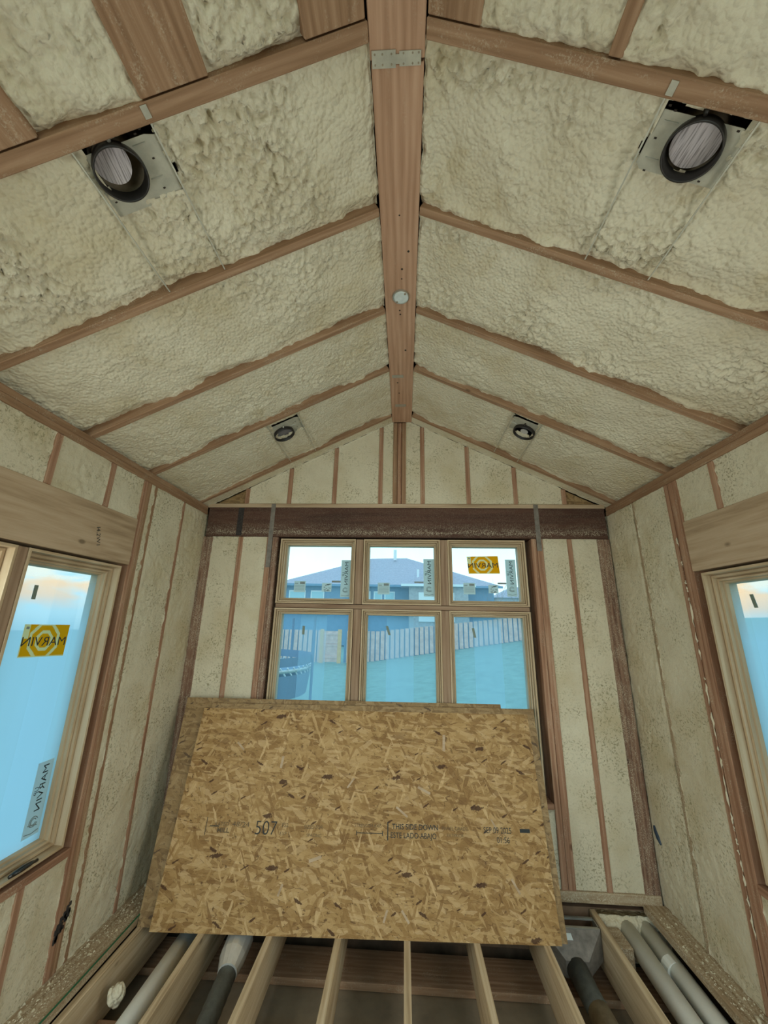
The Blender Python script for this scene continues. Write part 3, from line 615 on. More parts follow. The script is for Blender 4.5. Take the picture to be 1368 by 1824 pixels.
def sticker_tall(p, O, r, n, a0, a1, z0, z1, dep, shear=0):
    O, r, n = Vector(O), Vector(r), Vector(n); up = Vector((0, 0, 1)); B = O + n * dep
    w, h = a1 - a0, z1 - z0
    c = [B + r * a0 + up * z0, B + r * a1 + up * z0, B + r * a1 + up * z1, B + r * a0 + up * z1]
    o = mesh_obj('tall_sticker', c, [(0, 1, 2, 3)], M['paper'], p)
    tag(o, 'tall white sticker with black lettering')
    nn = -n
    # mirrored text, rotated to run top to bottom: glyph x -> down, glyph y -> -r
    text_mesh('MARVIN', w * .50, M['ink'], 'lettering', o, B + r * (a0 + w * .72) + up * (z1 - h * .04), -up, -r, nn, .0012, xscale=h * .62 / (w * .50 * 3.55) * 1.0, bold=.0)
    text_mesh('UP', w * .34, M['ink'], 'lettering', o, B + r * (a0 + w * .36) + up * (z1 - h * .33), -up, -r, nn, .0012)
    m = MB(); cc = B + r * (a0 + w * .50) + up * (z0 + h * .19) + nn * .0012           # ringed emblem
    for rad in (.24, .15):
        ringv = [cc + (r * math.cos(q) + up * math.sin(q)) * w * rad for q in [math.pi * .15 + k * math.pi * 1.75 / 14 for k in range(15)]]; m.tube(ringv, w * .022, 5)
    m.tube([cc + r * (-w * .3) + up * (-w * .1), cc + r * (w * .25) + up * (-w * .22)], w * .02, 5)
    m.tube([B + nn * .0012 + r * (a0 + w * .1) + up * (z0 + h * .055), B + nn * .0012 + r * (a0 + w * .5) + up * (z0 + h * .035), B + nn * .0012 + r * (a0 + w * .9) + up * (z0 + h * .055)], w * .02, 5)
    m.build('emblem', M['ink_mid'], o)
def sticker_small(p, O, r, n, a0, a1, z0, z1, dep, kind):
    O, r, n = Vector(O), Vector(r), Vector(n); up = Vector((0, 0, 1)); B = O + n * dep; nn = -n; w, h = a1 - a0, z1 - z0
    c = [B + r * a0 + up * z0, B + r * a1 + up * z0, B + r * a1 + up * z1, B + r * a0 + up * z1]
    o = mesh_obj('label_sticker', c, [(0, 1, 2, 3)], M['paper'] if kind != 'bar' else M['ink_mid'], p)
    if kind == 'bar': return
    m = MB()
    def bar(x0, x1, y0, y1): m.add([B + nn * .001 + r * (a0 + w * x) + up * (z0 + h * y) for x, y in ((x0, y0), (x1, y0), (x1, y1), (x0, y1))], [(0, 1, 2, 3)])
    if kind == 'spec':
        bar(.07, .35, .76, .82); bar(.5, .92, .74, .94); [bar(.07, .92, .62 - k * .09, .645 - k * .09) for k in range(6)]
    else:
        rnd = random.Random(3)
        for k in range(16):
            x, y = rnd.random() * .8, rnd.random() * .85; bar(x, x + .12 + .1 * rnd.random(), y, y + .05 + .06 * rnd.random())
    m.build('print', M['ink_mid'], o)
def sticker_orange(p, O, r, n, quad, dep):
    """quad: (a,z) of TL, TR, BR, BL as seen from inside; mirrored lettering"""
    O, r, n = Vector(O), Vector(r), Vector(n); up = Vector((0, 0, 1)); B = O + n * dep; nn = -n
    TL, TR, BR, BL = [B + r * a + up * z for a, z in quad]
    def Q(u, v, h=0): return (BL * (1 - u) + BR * u) * (1 - v) + (TL * (1 - u) + TR * u) * v + nn * h
    asp = ((TR - TL).length) / ((TL - BL).length); gu, gv = 96, 60      # printed rings are part of the sheet itself
    vv = [Q(a / gu, b / gv) for a in range(gu + 1) for b in range(gv + 1)]; ff = []; fm = []
    for a in range(gu):
        for b in range(gv):
            ff.append((a * (gv + 1) + b, (a + 1) * (gv + 1) + b, (a + 1) * (gv + 1) + b + 1, a * (gv + 1) + b + 1))
            x, y = ((a + .5) / gu - .47) * asp, (b + .5) / gv - .5; t = math.atan2(y, x); k = math.pi / 4; tt = (t + k / 2) % k - k / 2
            d = math.hypot(x, y) * math.cos(tt) / math.cos(k / 2)
            fm.append(1 if (.24 < d < .34 or .50 < d < .61 or (a / gu < .12 and b / gv > .55) or a < 2 or b < 2) else 0)
    o = mesh_obj('orange_sticker', vv, ff, M['orange'], p, mats=[M['yellow']], fmat=fm)
    tag(o, 'orange sticker with pale rings and dark mirrored lettering')
    ux = (Q(0, .5) - Q(1, .5)); uy = (Q(.5, 1) - Q(.5, 0)); w = ux.length; h = uy.length; sz = h * .40
    text_mesh('MARVIN', sz, M['ink'], 'lettering', o, Q(.985, .345, 0), ux.normalized(), uy.normalized(), nn, .0014, xscale=w * .96 / (sz * 3.55), bold=0)
    m = MB(); m.add([Q(.04, .86, .0014), Q(.10, .86, .0014), Q(.10, .93, .0014), Q(.04, .93, .0014)], [(0, 1, 2, 3)]); m.build('print', M['ink_mid'], o)
def clip(p, O, r, n, a, z, dz, lean, dep):
    O, r, n = Vector(O), Vector(r), Vector(n); up = Vector((0, 0, 1)); B = O + n * dep; w = .010
    q = [B + r * (a - w + lean) + up * (z + dz), B + r * (a + w + lean) + up * (z + dz), B + r * (a + w) + up * z, B + r * (a - w) + up * z]
    m = MB(); m.hexa(q, [x - n * .003 for x in q]); m.build('spacer_clip', M['clip'], p)

OE, rE, nE = (0, D, 0), (1, 0, 0), (0, 1, 0)
win = empty('window_1', (XC, D, EZ0), kind='structure')
GD = .085
xr_ = [(-1.07, -.418), (-.348, .298), (.360, 1.003)]
def sash(rect, prof, gm, parent, O, r, n, gi, gd):
    f = ring(rect, prof, 'sash_frame', parent, O, r, n); return f, pane(rect, gi, gd, gm, f, O, r, n)
tops = []; lows = []
for a0, a1 in xr_:
    tops.append(sash((a0, a1, .148, .690), P_END, M['glass_top'], win, OE, rE, nE, .044, GD)[0])
    lows.append(sash((a0, a1, -1.165, .108), P_END, M['glass_low'], win, OE, rE, nE, .044, GD)[0])
for x in ((-.418 - .348) / 2, (.298 + .360) / 2):
    lumber('mullion', (x, D + .069, -1.165), (x, D + .069, .108), .062, .13, (0, 1, 0), M['mull'], win)
    lumber('mullion', (x, D + .069, .148), (x, D + .069, .690), .062, .13, (0, 1, 0), M['mull'], win)
lumber('transom', (-1.07, D + .072, .128), (1.003, D + .072, .128), .12, .034, (0, 0, 1), M['mull'], win)
SD = GD - .003
sticker_tall(tops[0], OE, rE, nE, -.545, -.462, .207, .521, SD); sticker_tall(tops[1], OE, rE, nE, .161, .250, .223, .538, SD); sticker_tall(tops[2], OE, rE, nE, .851, .935, .233, .541, SD)
for t, a in ((0, (-.946, -.846, .243, .337, 'spec')), (0, (-.705, -.622, .251, .323, 'qr')), (0, (-.622, -.546, .328, .344, 'bar')), (1, (-.227, -.125, .235, .332, 'spec')), (1, (.083, .160, .333, .346, 'bar')), (2, (.493, .591, .246, .340, 'spec')), (2, (.700, .780, .258, .326, 'qr')), (2, (.778, .85, .333, .346, 'bar'))):
    sticker_small(tops[t], OE, rE, nE, *a[:4], SD, a[4])
sticker_orange(tops[2], OE, rE, nE, ((.530, .563), (.792, .570), (.803, .420), (.541, .416)), SD)
clip(lows[0], OE, rE, nE, -.836, -.10, .068, 0, GD - .002); clip(lows[1], OE, rE, nE, -.121, -.09, .070, -.022, GD - .002); clip(lows[2], OE, rE, nE, .571, -.097, .073, -.014, GD - .002)

def side_window(name, s, X):
    O = (X, 0, 0); r = (0, 1, 0); n = (s, 0, 0); w = empty(name, (X, 1.3, -1.15), kind='structure'); fr = []
    for a0, a1 in ((1.700, 2.312), (1.035, 1.645), (.37, .98)):
        fr.append(sash((a0, a1, -1.145, .312), P_SIDE, M['glass_side'], w, O, r, n, .064, .088)[0])
    for a in (1.6725, 1.0075): lumber('mullion', (X + s * .068, a, -1.145), (X + s * .068, a, .312), .051, .13, (1, 0, 0), M['mull'], w)
    return w, fr
wl, fl = side_window('window_2', -1, XL); wr, fr_ = side_window('window_3', 1, XR)
OL, rL, nL = (XL, 0, 0), (0, 1, 0), (-1, 0, 0)
sticker_orange(fl[0], OL, rL, nL, ((1.862, -.037), (2.126, -.040), (2.126, -.200), (1.865, -.191)), .085)
sticker_tall(fl[0], OL, rL, nL, 2.135, 2.228, -1.045, -.715, .085)
clip(fl[0], OL, rL, nL, 1.868, .083, .069, .0, .086)
clip(fr_[0], (XR, 0, 0), (0, 1, 0), (1, 0, 0), 2.105, .112, .068, .012, .086)
# folding crank handle on the left window's bottom rail
m = MB(); yy = 2.07; zz = -1.118
m.tube([(XL + .006, 2.010, zz), (XL + .012, 2.03, zz + .004), (XL + .014, yy, zz + .006), (XL + .012, 2.11, zz + .004), (XL + .004, 2.13, zz)], [.007, .010, .012, .010, .007], 10)
hb = m.build('crank_base', M['bronze'], fl[0], smooth=True)
m = MB(); m.tube([(XL + .014, 2.02, zz + .004), (XL + .030, 2.035, zz + .012), (XL + .032, 2.09, zz + .014), (XL + .026, 2.125, zz + .010)], [.005, .005, .005, .008], 8); m.build('crank_arm', M['bronze'], hb, smooth=True)

# ------------------------------------------------------------------ side walls framing
def stud_s(s, X, y, z0, z1, w=.038, mat='stud', lb='', g=None, rec=0):
    cx = X + s * (.07 + rec); return lumber('stud', (cx, y, z0), (cx, y, z1), w, .14, (1, 0, 0), M[mat], label=lb, cat='stud', group=g)
hm = {-1: 'header', 1: 'beam'}
for s, X in ((-1, XL), (1, XR)):
    sd = SIDE[s]; n = (-s, 0, 0)
    lumber('header_board', (X + s * .064, .25, .4775), (X + s * .064, 2.365, .4775), .14, .300, (0, 0, 1), M['header'], label=('pale knotty pine header board above the left window' if s < 0 else 'smooth tan header board above the right window'), cat='header')
    cr = [2.083, 1.698, 1.29, .885, .48]
    for i, y in enumerate(cr):
        stud_s(s, X, y, .630, .903, lb='short cripple stud over the %s header, %s from the end wall' % (sd, ORD[i]), g='cripples over the %s header' % sd)
    ys = [2.372] + [q for y in cr for q in (y + .019, y - .019)] + [.27]
    for i in range(0, len(ys), 2):
        foam('foam above the %s header, %s pocket from the end wall' % (sd, (ORD + ['sixth'])[i // 2]), (X, ys[i + 1], .630), (X, ys[i], .630), (X, ys[i], .904), (X, ys[i + 1], .904), n, cell=.010, rec=.010, amp=.010, lump=.045, edge=.015, over=.004, edge_n=.008, mat='foam_cut', group='%s header pockets' % sd)
    # studs beside the window
    if s < 0:
        stud_s(s, X, 2.385, ZS, .904, w=.036, lb='jack stud touching the left window frame', g='left wall studs')
        stud_s(s, X, 2.424, ZS, .904, w=.038, mat='rafter', lb='king stud beside the left window jack stud', g='left wall studs')
        stud_s(s, X, 2.500, ZS, .904, w=.030, mat='rafter', lb='slim stud edge between narrow and wide foam strips on the left wall', g='left wall studs', rec=.004)
        stud_s(s, X, 2.862, ZS, .904, w=.034, lb='ragged stud near the end wall corner on the left wall', g='left wall studs', rec=.004)
        ed = [(2.443, 2.485, 'narrow strip beside the king stud'), (2.515, 2.845, 'wide mottled panel'), (2.879, 3.245, 'smooth panel in the corner by the end wall')]
    else:
        stud_s(s, X, 2.386, ZS, .904, w=.038, lb='jack stud touching the right window frame', g='right wall studs')
        stud_s(s, X, 2.424, ZS, .904, w=.036, lb='king stud beside the right window jack stud', g='right wall studs')
        stud_s(s, X, 2.466, ZS, .904, w=.034, lb='outer stud separated by a foam-filled crack from the right king stud', g='right wall studs')
        stud_s(s, X, 2.845, ZS, .904, w=.034, mat='plate', lb='foam-smeared stud near the end wall corner on the right wall', g='right wall studs', rec=.006)
        ed = [(2.483, 2.828, 'wide speckled panel'), (2.862, 3.245, 'smooth panel in the corner by the end wall')]
    for a, b, t in ed:
        foam('shaved foam on the %s wall, %s' % (sd, t), (X, a, ZS), (X, b, ZS), (X, b, .904), (X, a, .904), n, cell=.0095, rec=.006 if b - a > .1 else .001, amp=.008, lump=.05, edge=.014, over=.006, edge_n=.009, mat='foam_cut', group='%s wall foam panels' % sd)
    lumber('rough_sill', (X + s * .066, .30, -1.189), (X + s * .066, 2.365, -1.189), .14, .038, (0, 0, 1), M['stud'], label='reddish rough sill under the %s window' % sd, cat='sill')
    cr2 = [2.105, 1.70, 1.30, .89, .48]
    for i, y in enumerate(cr2): stud_s(s, X, y, ZS, -1.209, lb='cripple stud under the %s window, %s from the end wall' % (sd, ORD[i]), g='cripples under the %s window' % sd)
    ys = [2.366] + [q for y in cr2 for q in (y + .019, y - .019)] + [.30]
    for i in range(0, len(ys), 2):
        foam('foam under the %s window, %s pocket from the end wall' % (sd, (ORD + ['sixth'])[i // 2]), (X, ys[i + 1], ZS), (X, ys[i], ZS), (X, ys[i], -1.209), (X, ys[i + 1], -1.209), n, cell=.011, rec=.006, amp=.008, lump=.05, edge=.012, over=.005, edge_n=.008, mat='foam_cut', group='%s under-window pockets' % sd)
    lumber('bottom_plate', (X - s * (.045 if s < 0 else .035), YB, -1.757), (X - s * (.045 if s < 0 else .035), D - .005, -1.757), .218 if s < 0 else .20, .045, (0, 0, 1), M['plate'], label='dusty bottom plate along the foot of the %s wall' % sd, cat='bottom plate')
    # wall behind the camera
    foam('foam wall beside the photographer on the %s side' % sd, (X, YB, ZS), (X, .25, ZS), (X, .25, .904), (X, YB, .904), n, cell=.05, rec=.006, amp=.01, lump=.08, edge=.02, mat='foam_cut', group='wall foam behind the camera')

# foam beads in the crack on the right wall
rnd = random.Random(5)
m = MB(); z = .55
while z > -1.35:
    L = rnd.choice((.02, .03, .05, .16)) * rnd.uniform(.7, 1.3); pts = [(XR - .002, 2.4445 + rnd.uniform(-.005, .005), z - L * k / 5) for k in range(6)]; m.tube(pts, [.0008] + [rnd.uniform(.0012, .006) for _ in pts[2:]] + [.0008], 6); z -= L + rnd.choice((.004, .01, .03, .09 if z > -.4 else .02))
tag(m.build('foam_bead', M['foam'], smooth=True), 'broken line of foam beads in the crack beside the right window', 'foam bead', kind='stuff')
m = MB(); m.tube([(XR + .004, 3.200, -1.285), (XR + .004, 3.190, -1.31), (XR + .004, 3.170, -1.345), (XR + .004, 3.150, -1.375)], [.008, .014, .015, .007], 8)
tag(m.build('cable_box', M['blue_box']), 'small dark blue plastic box stuck in the right wall foam by the corner', 'box')
# black scuff on the left studs
m = MB()
for k in range(26):
    t = rnd.random(); y = 2.372 + .075 * t; z = -1.565 + .085 * t + rnd.uniform(-.03, .03); m.box(XL + .0005, XL + .005, y, y + rnd.uniform(.006, .016), z, z + rnd.uniform(.008, .03))
tag(m.build('tar_smear', M['char']), 'black tar smear across the left wall studs near the floor', 'smear')
# stamp on the left header
text_mesh('I4.2W1', .038, M['ink'], 'lettering', [q for q in C.objects if q.name == 'header_board'][0], (XL + .006, 2.045, .50), (0, .25, -.97), (0, .97, .25), (1, 0, 0), .0016)

# ------------------------------------------------------------------ leaning strand boards
def board(name, BL, BR, TR, TL, th, mat, label, group='leaning strand board sheets'):
    BL, BR, TR, TL = map(Vector, (BL, BR, TR, TL)); x = (BR - BL).normalized(); n = x.cross((TL - BL)).normalized()   # n towards the room?
    if n.y > 0: n = -n
    z = x.cross(n); z = -z if z.z < 0 else z; c = (BL + BR + TR + TL) / 4
    y = z.cross(x); W = Matrix(((x.x, y.x, z.x, c.x), (x.y, y.y, z.y, c.y), (x.z, y.z, z.z, c.z), (0, 0, 0, 1))); Wi = W.inverted()
    f = [Wi @ q for q in (BL, BR, TR, TL)]; b = [Wi @ (q - n * th) for q in (BL, BR, TR, TL)]
    me_v = f + b; faces = [(0, 1, 2, 3), (7, 6, 5, 4), (0, 4, 5, 1), (1, 5, 6, 2), (2, 6, 7, 3), (3, 7, 4, 0)]
    o = mesh_obj(name, me_v, faces, mat, None, W, mats=[M['osb_edge']], fmat=[0, 0, 1, 1, 1, 1]); tag(o, label, 'wood board', group); return o, x, z, n, BL
BL, BR, TR, TL = (-1.505, 2.810, -1.782), (.924, 2.900, -1.782), (.906, 3.190, -.626), (-1.491, 3.100, -.632)
front, ox, oz, on, oB = board('osb_sheet', BL, BR, TR, TL, .012, M['osb'], 'front strand board sheet with printed stamps, leaning on the window')
board('osb_sheet', (-1.42, 2.829, -1.782), (.962, 2.917, -1.782), (.958, 3.204, -.590), (-1.44, 3.116, -.60), .011, M['osb_back'], 'middle strand board sheet sticking out right of the front sheet')
board('osb_sheet', (-1.60, 2.84, -1.782), (.76, 2.93, -1.782), (.722, 3.218, -.567), (-1.650, 3.140, -.570), .011, M['osb_back'], 'rear strand board sheet sticking out left of the front sheet')
def ob(u, w): return oB + ox * u + oz * w
def stamp(s, u, w, size, mat='ink', xs=1.0, bold=0): return text_mesh(s, size, M[mat], 'printed_text', front, ob(u, w), ox, oz, on, .0012, xs, bold)
def fbar(u0, w0, u1, w1, mat='ink'):
    m = MB(); m.add([ob(u0, w0) + on * .0012, ob(u1, w0) + on * .0012, ob(u1, w1) + on * .0012, ob(u0, w1) + on * .0012], [(0, 1, 2, 3)]); m.build('printed_bar', M[mat], front)
stamp('507', .535, .462, .105, xs=.95, bold=-.0012)
stamp('48/24', .385, .500, .036, 'ink_grey', 1.4)
stamp('RATED', .27, .50, .030, 'ink_grey'); stamp('MILL', .29, .468, .034, 'ink_grey', 1.2, .0008)
fbar(.212, .452, .218, .545, 'ink_grey'); fbar(.24, .497, .30, .502)
stamp('PS2', .712, .505, .030, 'ink_grey'); stamp('EXP 1', .705, .462, .026, 'ink_grey'); stamp('SIZED FOR', .86, .500, .026, 'ink_grey'); stamp('SPACING', .88, .458, .024, 'ink_grey')
stamp('STRENGTH AXIS', 1.19, .516, .024, 'ink_grey', 1.0)
m = MB()
for a in ([(1.205, .484), (1.375, .484), (1.375, .488), (1.205, .488)], [(1.203, .474), (1.208, .474), (1.208, .498), (1.203, .498)], [(1.372, .474), (1.377, .474), (1.377, .498), (1.372, .498)]):
    m.add([ob(*q) + on * .0012 for q in a], [(0, 1, 2, 3)])
m.build('printed_arrow', M['ink'], front)
fbar(1.405, .452, 1.411, .545)
stamp('THIS SIDE DOWN', 1.435, .510, .040, 'ink', .95, .0004); stamp('ESTE LADO ABAJO', 1.425, .466, .040, 'ink', .90, .0002)
stamp('PANEL GRADE', 1.76, .512, .026, 'ink_grey'); stamp('EXTERIOR', 1.79, .478, .024, 'ink_grey')
stamp('SEP 09 2025', 2.03, .504, .044, 'ink', .82); stamp('01:56', 2.11, .456, .042, 'ink', .9)
fbar(2.265, .51, 2.33, .530)
rnd = random.Random(11)
# loose pale chips lying on the face of the sheet
for i, (u, w, a, L, wd) in enumerate(((1.80, 1.0, 1.5, .10, .018), (2.10, .55, 2.1, .06, .010), (.95, .35, .3, .08, .016), (.35, .95, -.7, .07, .012), (2.2, .25, -1.0, .08, .012), (1.15, .75, .9, .07, .011), (.75, .2, 1.2, .06, .012), (1.65, .72, -.4, .09, .014), (1.52, .10, -.9, .07, .012), (.66, .86, 1.45, .07, .016), (1.50, .60, -.6, .09, .012), (1.40, .1, 1.2, .06, .012))):
    c, s_ = math.cos(a), math.sin(a); q = [ob(u + dx * c - dy * s_, w + dx * s_ + dy * c) for dx, dy in ((-L / 2, -wd / 2), (L / 2, -wd / 2), (L / 2, wd / 2), (-L / 2, wd / 2))]
    m = MB(); m.hexa(q, [x + on * .001 for x in q]); m.build('wood_flake', M['header'], front)

# ------------------------------------------------------------------ floor joists, pipes, ducts
jl = {-4: 'leftmost floor joist beside the green wire', -3: 'floor joist right of the grey pipe', -2: 'floor joist right of the dark flexible duct', -1: 'floor joist left of the centre joist', 0: 'centre floor joist seen straight end-on', 1: 'floor joist right of the centre joist', 2: 'floor joist left of the metal duct boot', 3: 'floor joist left of the two white pipes'}
for i in range(-4, 4):
    x = .0047 + .019 + i * .4064
    if i == -4: x = -1.585
    lumber('floor_joist', (x, YB, ZJ - .118), (x, D + .015, ZJ - .118), .038, .236, (0, 0, 1), M['joist'], label='pale spruce ' + jl[i], cat='joist', group='floor joists', bev=.004)
def pipe(name, pts, r, mat, label, cat, group=None, seg=20):
    m = MB(); m.tube(pts, r, seg); o = m.build(name, M[mat], smooth=True); tag(o, label, cat, group); return o
pa = pipe('white_pipe', [(1.40, YB, -1.865), (1.405, 2.4, -1.862), (1.43, 3.20, -1.852)], .053, 'pvc', 'white plastic pipe next to the rightmost joist', 'pipe', 'paired white pipes')
pb = pipe('white_pipe', [(1.530, YB, -1.862), (1.535, 2.4, -1.860), (1.55, 3.20, -1.850)], .050, 'pvc', 'white plastic pipe nearest the right wall', 'pipe', 'paired white pipes')
m = MB(); m.tube([(1.535, 2.93, -1.86), (1.536, 2.87, -1.86)], .056, 20); m.build('coupling', M['pvc'], pb)
pipe('grey_pipe', [(-1.305, YB, -1.868), (-1.315, 2.3, -1.866), (-1.32, 3.1, -1.866)], .050, 'pvc', 'grey pipe running between the two leftmost joists', 'pipe')
e = empty('flexible_duct', (-.96, 2.8, -1.95), 'dark flexible duct with a shiny tapered collar in the left joist bay', 'duct')
m = MB(); pts = []; rr = []
for k in range(160):
    t = k / 159; y = 2.735 - 4.6 * t; pts.append((-.975 + .07 * (1 - math.exp(-3 * t)) , y, -1.885 - .06 * math.sin(min(1, t * 4) * math.pi / 2))); rr.append(.048 + (.003 if k % 2 else 0))
m.tube(pts, rr, 18); m.build('duct_hose', M['duct'], e, smooth=True)
m = MB(); m.tube([(-.972, 2.71, -1.88), (-.974, 2.725, -1.878), (-.982, 2.80, -1.868), (-.99, 2.93, -1.86)], [.054, .056, .074, .078], 14); m.build('collar', M['bright_metal'], e)
e = empty('duct_boot', (1.03, 3.0, -1.86), 'galvanised duct boot opening at the end wall between two joists', 'duct')
m = MB(); x0, x1 = .862, 1.218
for y in (3.085, 3.172): m.box(x0, x1, y - .008, y + .008, -1.806, -1.795)
for x in (x0, x1 - .006): m.box(x, x + .006, 3.085, 3.172, -1.86, -1.795)
m.build('boot_flange', M['galv'], e)
m = MB(); m.box(x0, x1, 3.085, 3.172, -1.85, -1.845); m.build('boot_inside', M['blue_box'], e)
top = [(x0, 3.075, -1.80), (x1, 3.075, -1.80), (x1, 3.075, -1.95), (x0, 3.075, -1.95)]; bot = [(.965, 2.985, -1.900), (1.10, 2.985, -1.900), (1.10, 3.0, -1.99), (.965, 3.0, -1.99)]
m = MB(); m.hexa(bot, top); bt = m.build('boot_throat', M['dull_steel'], e)
m = MB(); q = lambda a, b: Vector(bot[0]).lerp(Vector(bot[1]), a).lerp(Vector(top[0]).lerp(Vector(top[1]), a), b) + Vector((0, -.0008, .0018)); m.add([q(.15, .62), q(.50, .62), q(.48, .84), q(.15, .84)], [(0, 1, 2, 3)]); m.build('boot_sticker', M['white'], bt)
m = MB(); m.tube([(1.03, 3.0, -1.945), (1.04, 2.86, -1.965), (1.045, 2.74, -1.97)], [.062, .058, .058], 20); m.build('dark_duct', M['duct'], e, smooth=True)
m = MB(); m.tube([(1.045, 2.76, -1.97), (1.06, 2.3, -1.97), (1.06, YB, -1.97)], .060, 20); m.build('duct_sleeve', M['duct_grey'], e, smooth=True)
m = MB(); pts = [(-1.603 + .002 * math.sin(k * .7), 3.0 - k * .14, -1.729 + .001 * math.sin(k)) for k in range(38)]; m.tube(pts, .0042, 8)
tag(m.build('green_wire', M['green'], smooth=True), 'thin green wire running along the left bottom plate', 'wire')
# foam lump stuck to the leftmost joist
bm = bmesh.new(); bmesh.ops.create_icosphere(bm, subdivisions=4, radius=.036)
for v in bm.verts:
    k = vnoise(np.array([v.co.x / .014 + 5 + v.co.z / .02]), np.array([v.co.y / .014 + 9 - v.co.z / .017]), 3)[0]; v.co *= .72 + .55 * k; v.co.z *= 1.15
me = bpy.data.meshes.new('foam_lump'); bm.to_mesh(me); bm.free(); me.materials.append(M['foam']); [setattr(p, 'use_smooth', True) for p in me.polygons]
o = bpy.data.objects.new('foam_lump', me); link(o, Matrix.Translation((-1.475, 2.52, -1.86))); tag(o, 'lump of cream foam stuck between leftmost joist and grey pipe', 'foam lump')
lumber('cross_block', (-1.56, 2.40, -2.0), (-1.22, 2.40, -2.0), .30, .04, (0, 0, 1), M['rafter'], label='flat brown board in the leftmost joist bay below the foam lump', cat='board')
lumber('cross_block', (1.27, 3.06, -1.90), (1.36, 3.06, -1.90), .17, .16, (0, 0, 1), M['plate'], label='short dusty block left of the white pipes at the end wall', cat='board')
foam('lumpy foam plugging the joist ends beside the white pipes', (1.27, D - .03, -2.02), (1.69, D - .03, -2.02), (1.69, D - .03, -1.79), (1.27, D - .03, -1.79), e_n, cell=.01, rec=-.02, amp=.03, lump=.06, edge=.03, group=None)
# bits of debris on the bottom plates
rnd = random.Random(21)
m = MB()
for s, X, n_ in ((-1, XL, 520), (1, XR, 360)):
    for k in range(n_):
        y = rnd.uniform(1.7, 3.15); x = X - s * rnd.uniform(.0, .12); a = rnd.uniform(.0015, .005) * (1 + (k % 9 == 0)); m.add([(x - a, y, ZS + .001), (x, y - a * 1.6, ZS + .001), (x + a, y, ZS + .001), (x, y + a, ZS + .001), (x, y, ZS + a)], [(0, 1, 4), (1, 2, 4), (2, 3, 4), (3, 0, 4)])
tag(m.build('foam_crumbs', M['foam']), 'foam crumbs scattered on the bottom plates', 'crumbs', kind='stuff')
for i, (y, L, x) in enumerate(((2.30, .09, 1.60), (2.12, .13, 1.69), (2.42, .05, 1.64))):
    m = MB(); m.tube([(x - .01, y, ZS + .006), (x, y + L / 2, ZS + .010), (x + .004, y + L, ZS + .006)], [.006, .010, .005], 7)
    tag(m.build('foam_scrap', M['foam'], smooth=True), 'pale foam shaving on the right bottom plate, %s' % ('nearest the end wall' if i == 2 else 'the longest one' if i == 1 else 'lying on its inner edge'), 'foam scrap', 'foam scraps')

# ------------------------------------------------------------------ outdoors
def ground_z(x, y):
    t = min(1, max(0, (y - 8) / 14)); rise = .155 * max(0, x + 2.5) if x < 30 else .155 * 32.5
    return -2.45 + t * (.35 + rise * min(1, max(0, (60 - abs(x)) / 50)))
M['grass'] = simple('lawn_grass', (.25, .36, .29), .9, 0, .15, 3)
M['fence'] = simple('sunlit_cedar_fence', (.84, .52, .42), .8, 0, .18, 4)  # low-sun warmth put into the board colour
M['gate'] = simple('new_cedar', (.95, .50, .18), .8, 0, .12, 5)
M['roof'] = simple('sunlit_shingle_roof', (.46, .41, .48), .85, 0, .12, 6)  # pink of the low sun put into the shingle colour
M['siding'] = simple('blue_siding', (.19, .31, .45), .7, 0, .08, 3)
M['stone'] = simple('pale_masonry', (.46, .46, .48), .8, 0, .15, 5)
M['trimw'] = simple('white_trim', (.85, .9, .92), .6)
M['hglass'] = simple('house_window', (.42, .66, .74), .3)
M['navy'] = simple('trampoline_skirt', (.14, .20, .30), .6)
M['bark'] = simple('pale_bark', (.34, .28, .24), .9)
xs_ = [-60, -45] + list(np.linspace(-30, 30, 41)) + [45, 60]; ys_ = [-45, -20, 3.6] + list(np.linspace(6, 30, 25)) + [45, 70]
xs_ = [float(x) for x in xs_]; v = [(x, y, ground_z(x, y) if y > 3.6 else -2.7) for x in xs_ for y in ys_]; w_ = len(ys_)
f = [(i * w_ + j, (i + 1) * w_ + j, (i + 1) * w_ + j + 1, i * w_ + j + 1) for i in range(len(xs_) - 1) for j in range(w_ - 1)]
tag(mesh_obj('lawn', v, f, M['grass']), 'green lawn rising towards the fence', 'lawn', kind='structure')
fe = empty('board_fence', (0, 22, -2), 'long vertical board fence behind the lawn', 'fence')
def top(x): return -.42 if x < -1.5 else -.42 + (x + 1.5) * .118
m = MB(); m2 = MB(); x = -14.0
while x < 16:
    if not (-4.55 < x < -3.35):
        g = ground_z(x, 22); m.box(x, x + .20, 21.96, 21.99, g + .03, top(x)); 
    m2.box(x + .12, x + .36, 22.03, 22.055, ground_z(x, 22) + .03, top(x) - .02) if not (-4.8 < x < -3.4) else None
    x += .265
m.build('front_boards', M['fence'], fe); m2.build('shaded_back_boards', M['stone'], fe).data.materials[0] = M['siding']  # siding blue on the back boards paints the bluish shade of the gaps
m = MB(); m.box(-4.5, -3.45, 21.95, 21.98, -2.05, -.45)
for z in (-.65, -1.1, -1.25, -1.85): m.box(-4.5, -3.45, 21.92, 21.95, z, z + .1)
gt = m.build('gate', M['fence'], fe)
for x in (-4.6, -3.62): mm = MB(); mm.box(x, x + .2, 21.90, 22.0, -2.1, -.36); mm.build('post', M['gate'], fe)
h = empty('neighbour_house', (-2, 40, -1), 'blue house with a broad pinkish hip roof beyond the fence', 'house')
m = MB(); m.box(-11.6, 8.3, 37, 45, -2, 3.45); m.build('wall', M['siding'], h)
m = MB(); ev = [(-12.4, 36.3, 3.45), (9.0, 36.3, 3.45), (9.0, 46, 3.45), (-12.4, 46, 3.45)]; rg = [(-3.6, 41, 6.65), (.2, 41, 6.75)]
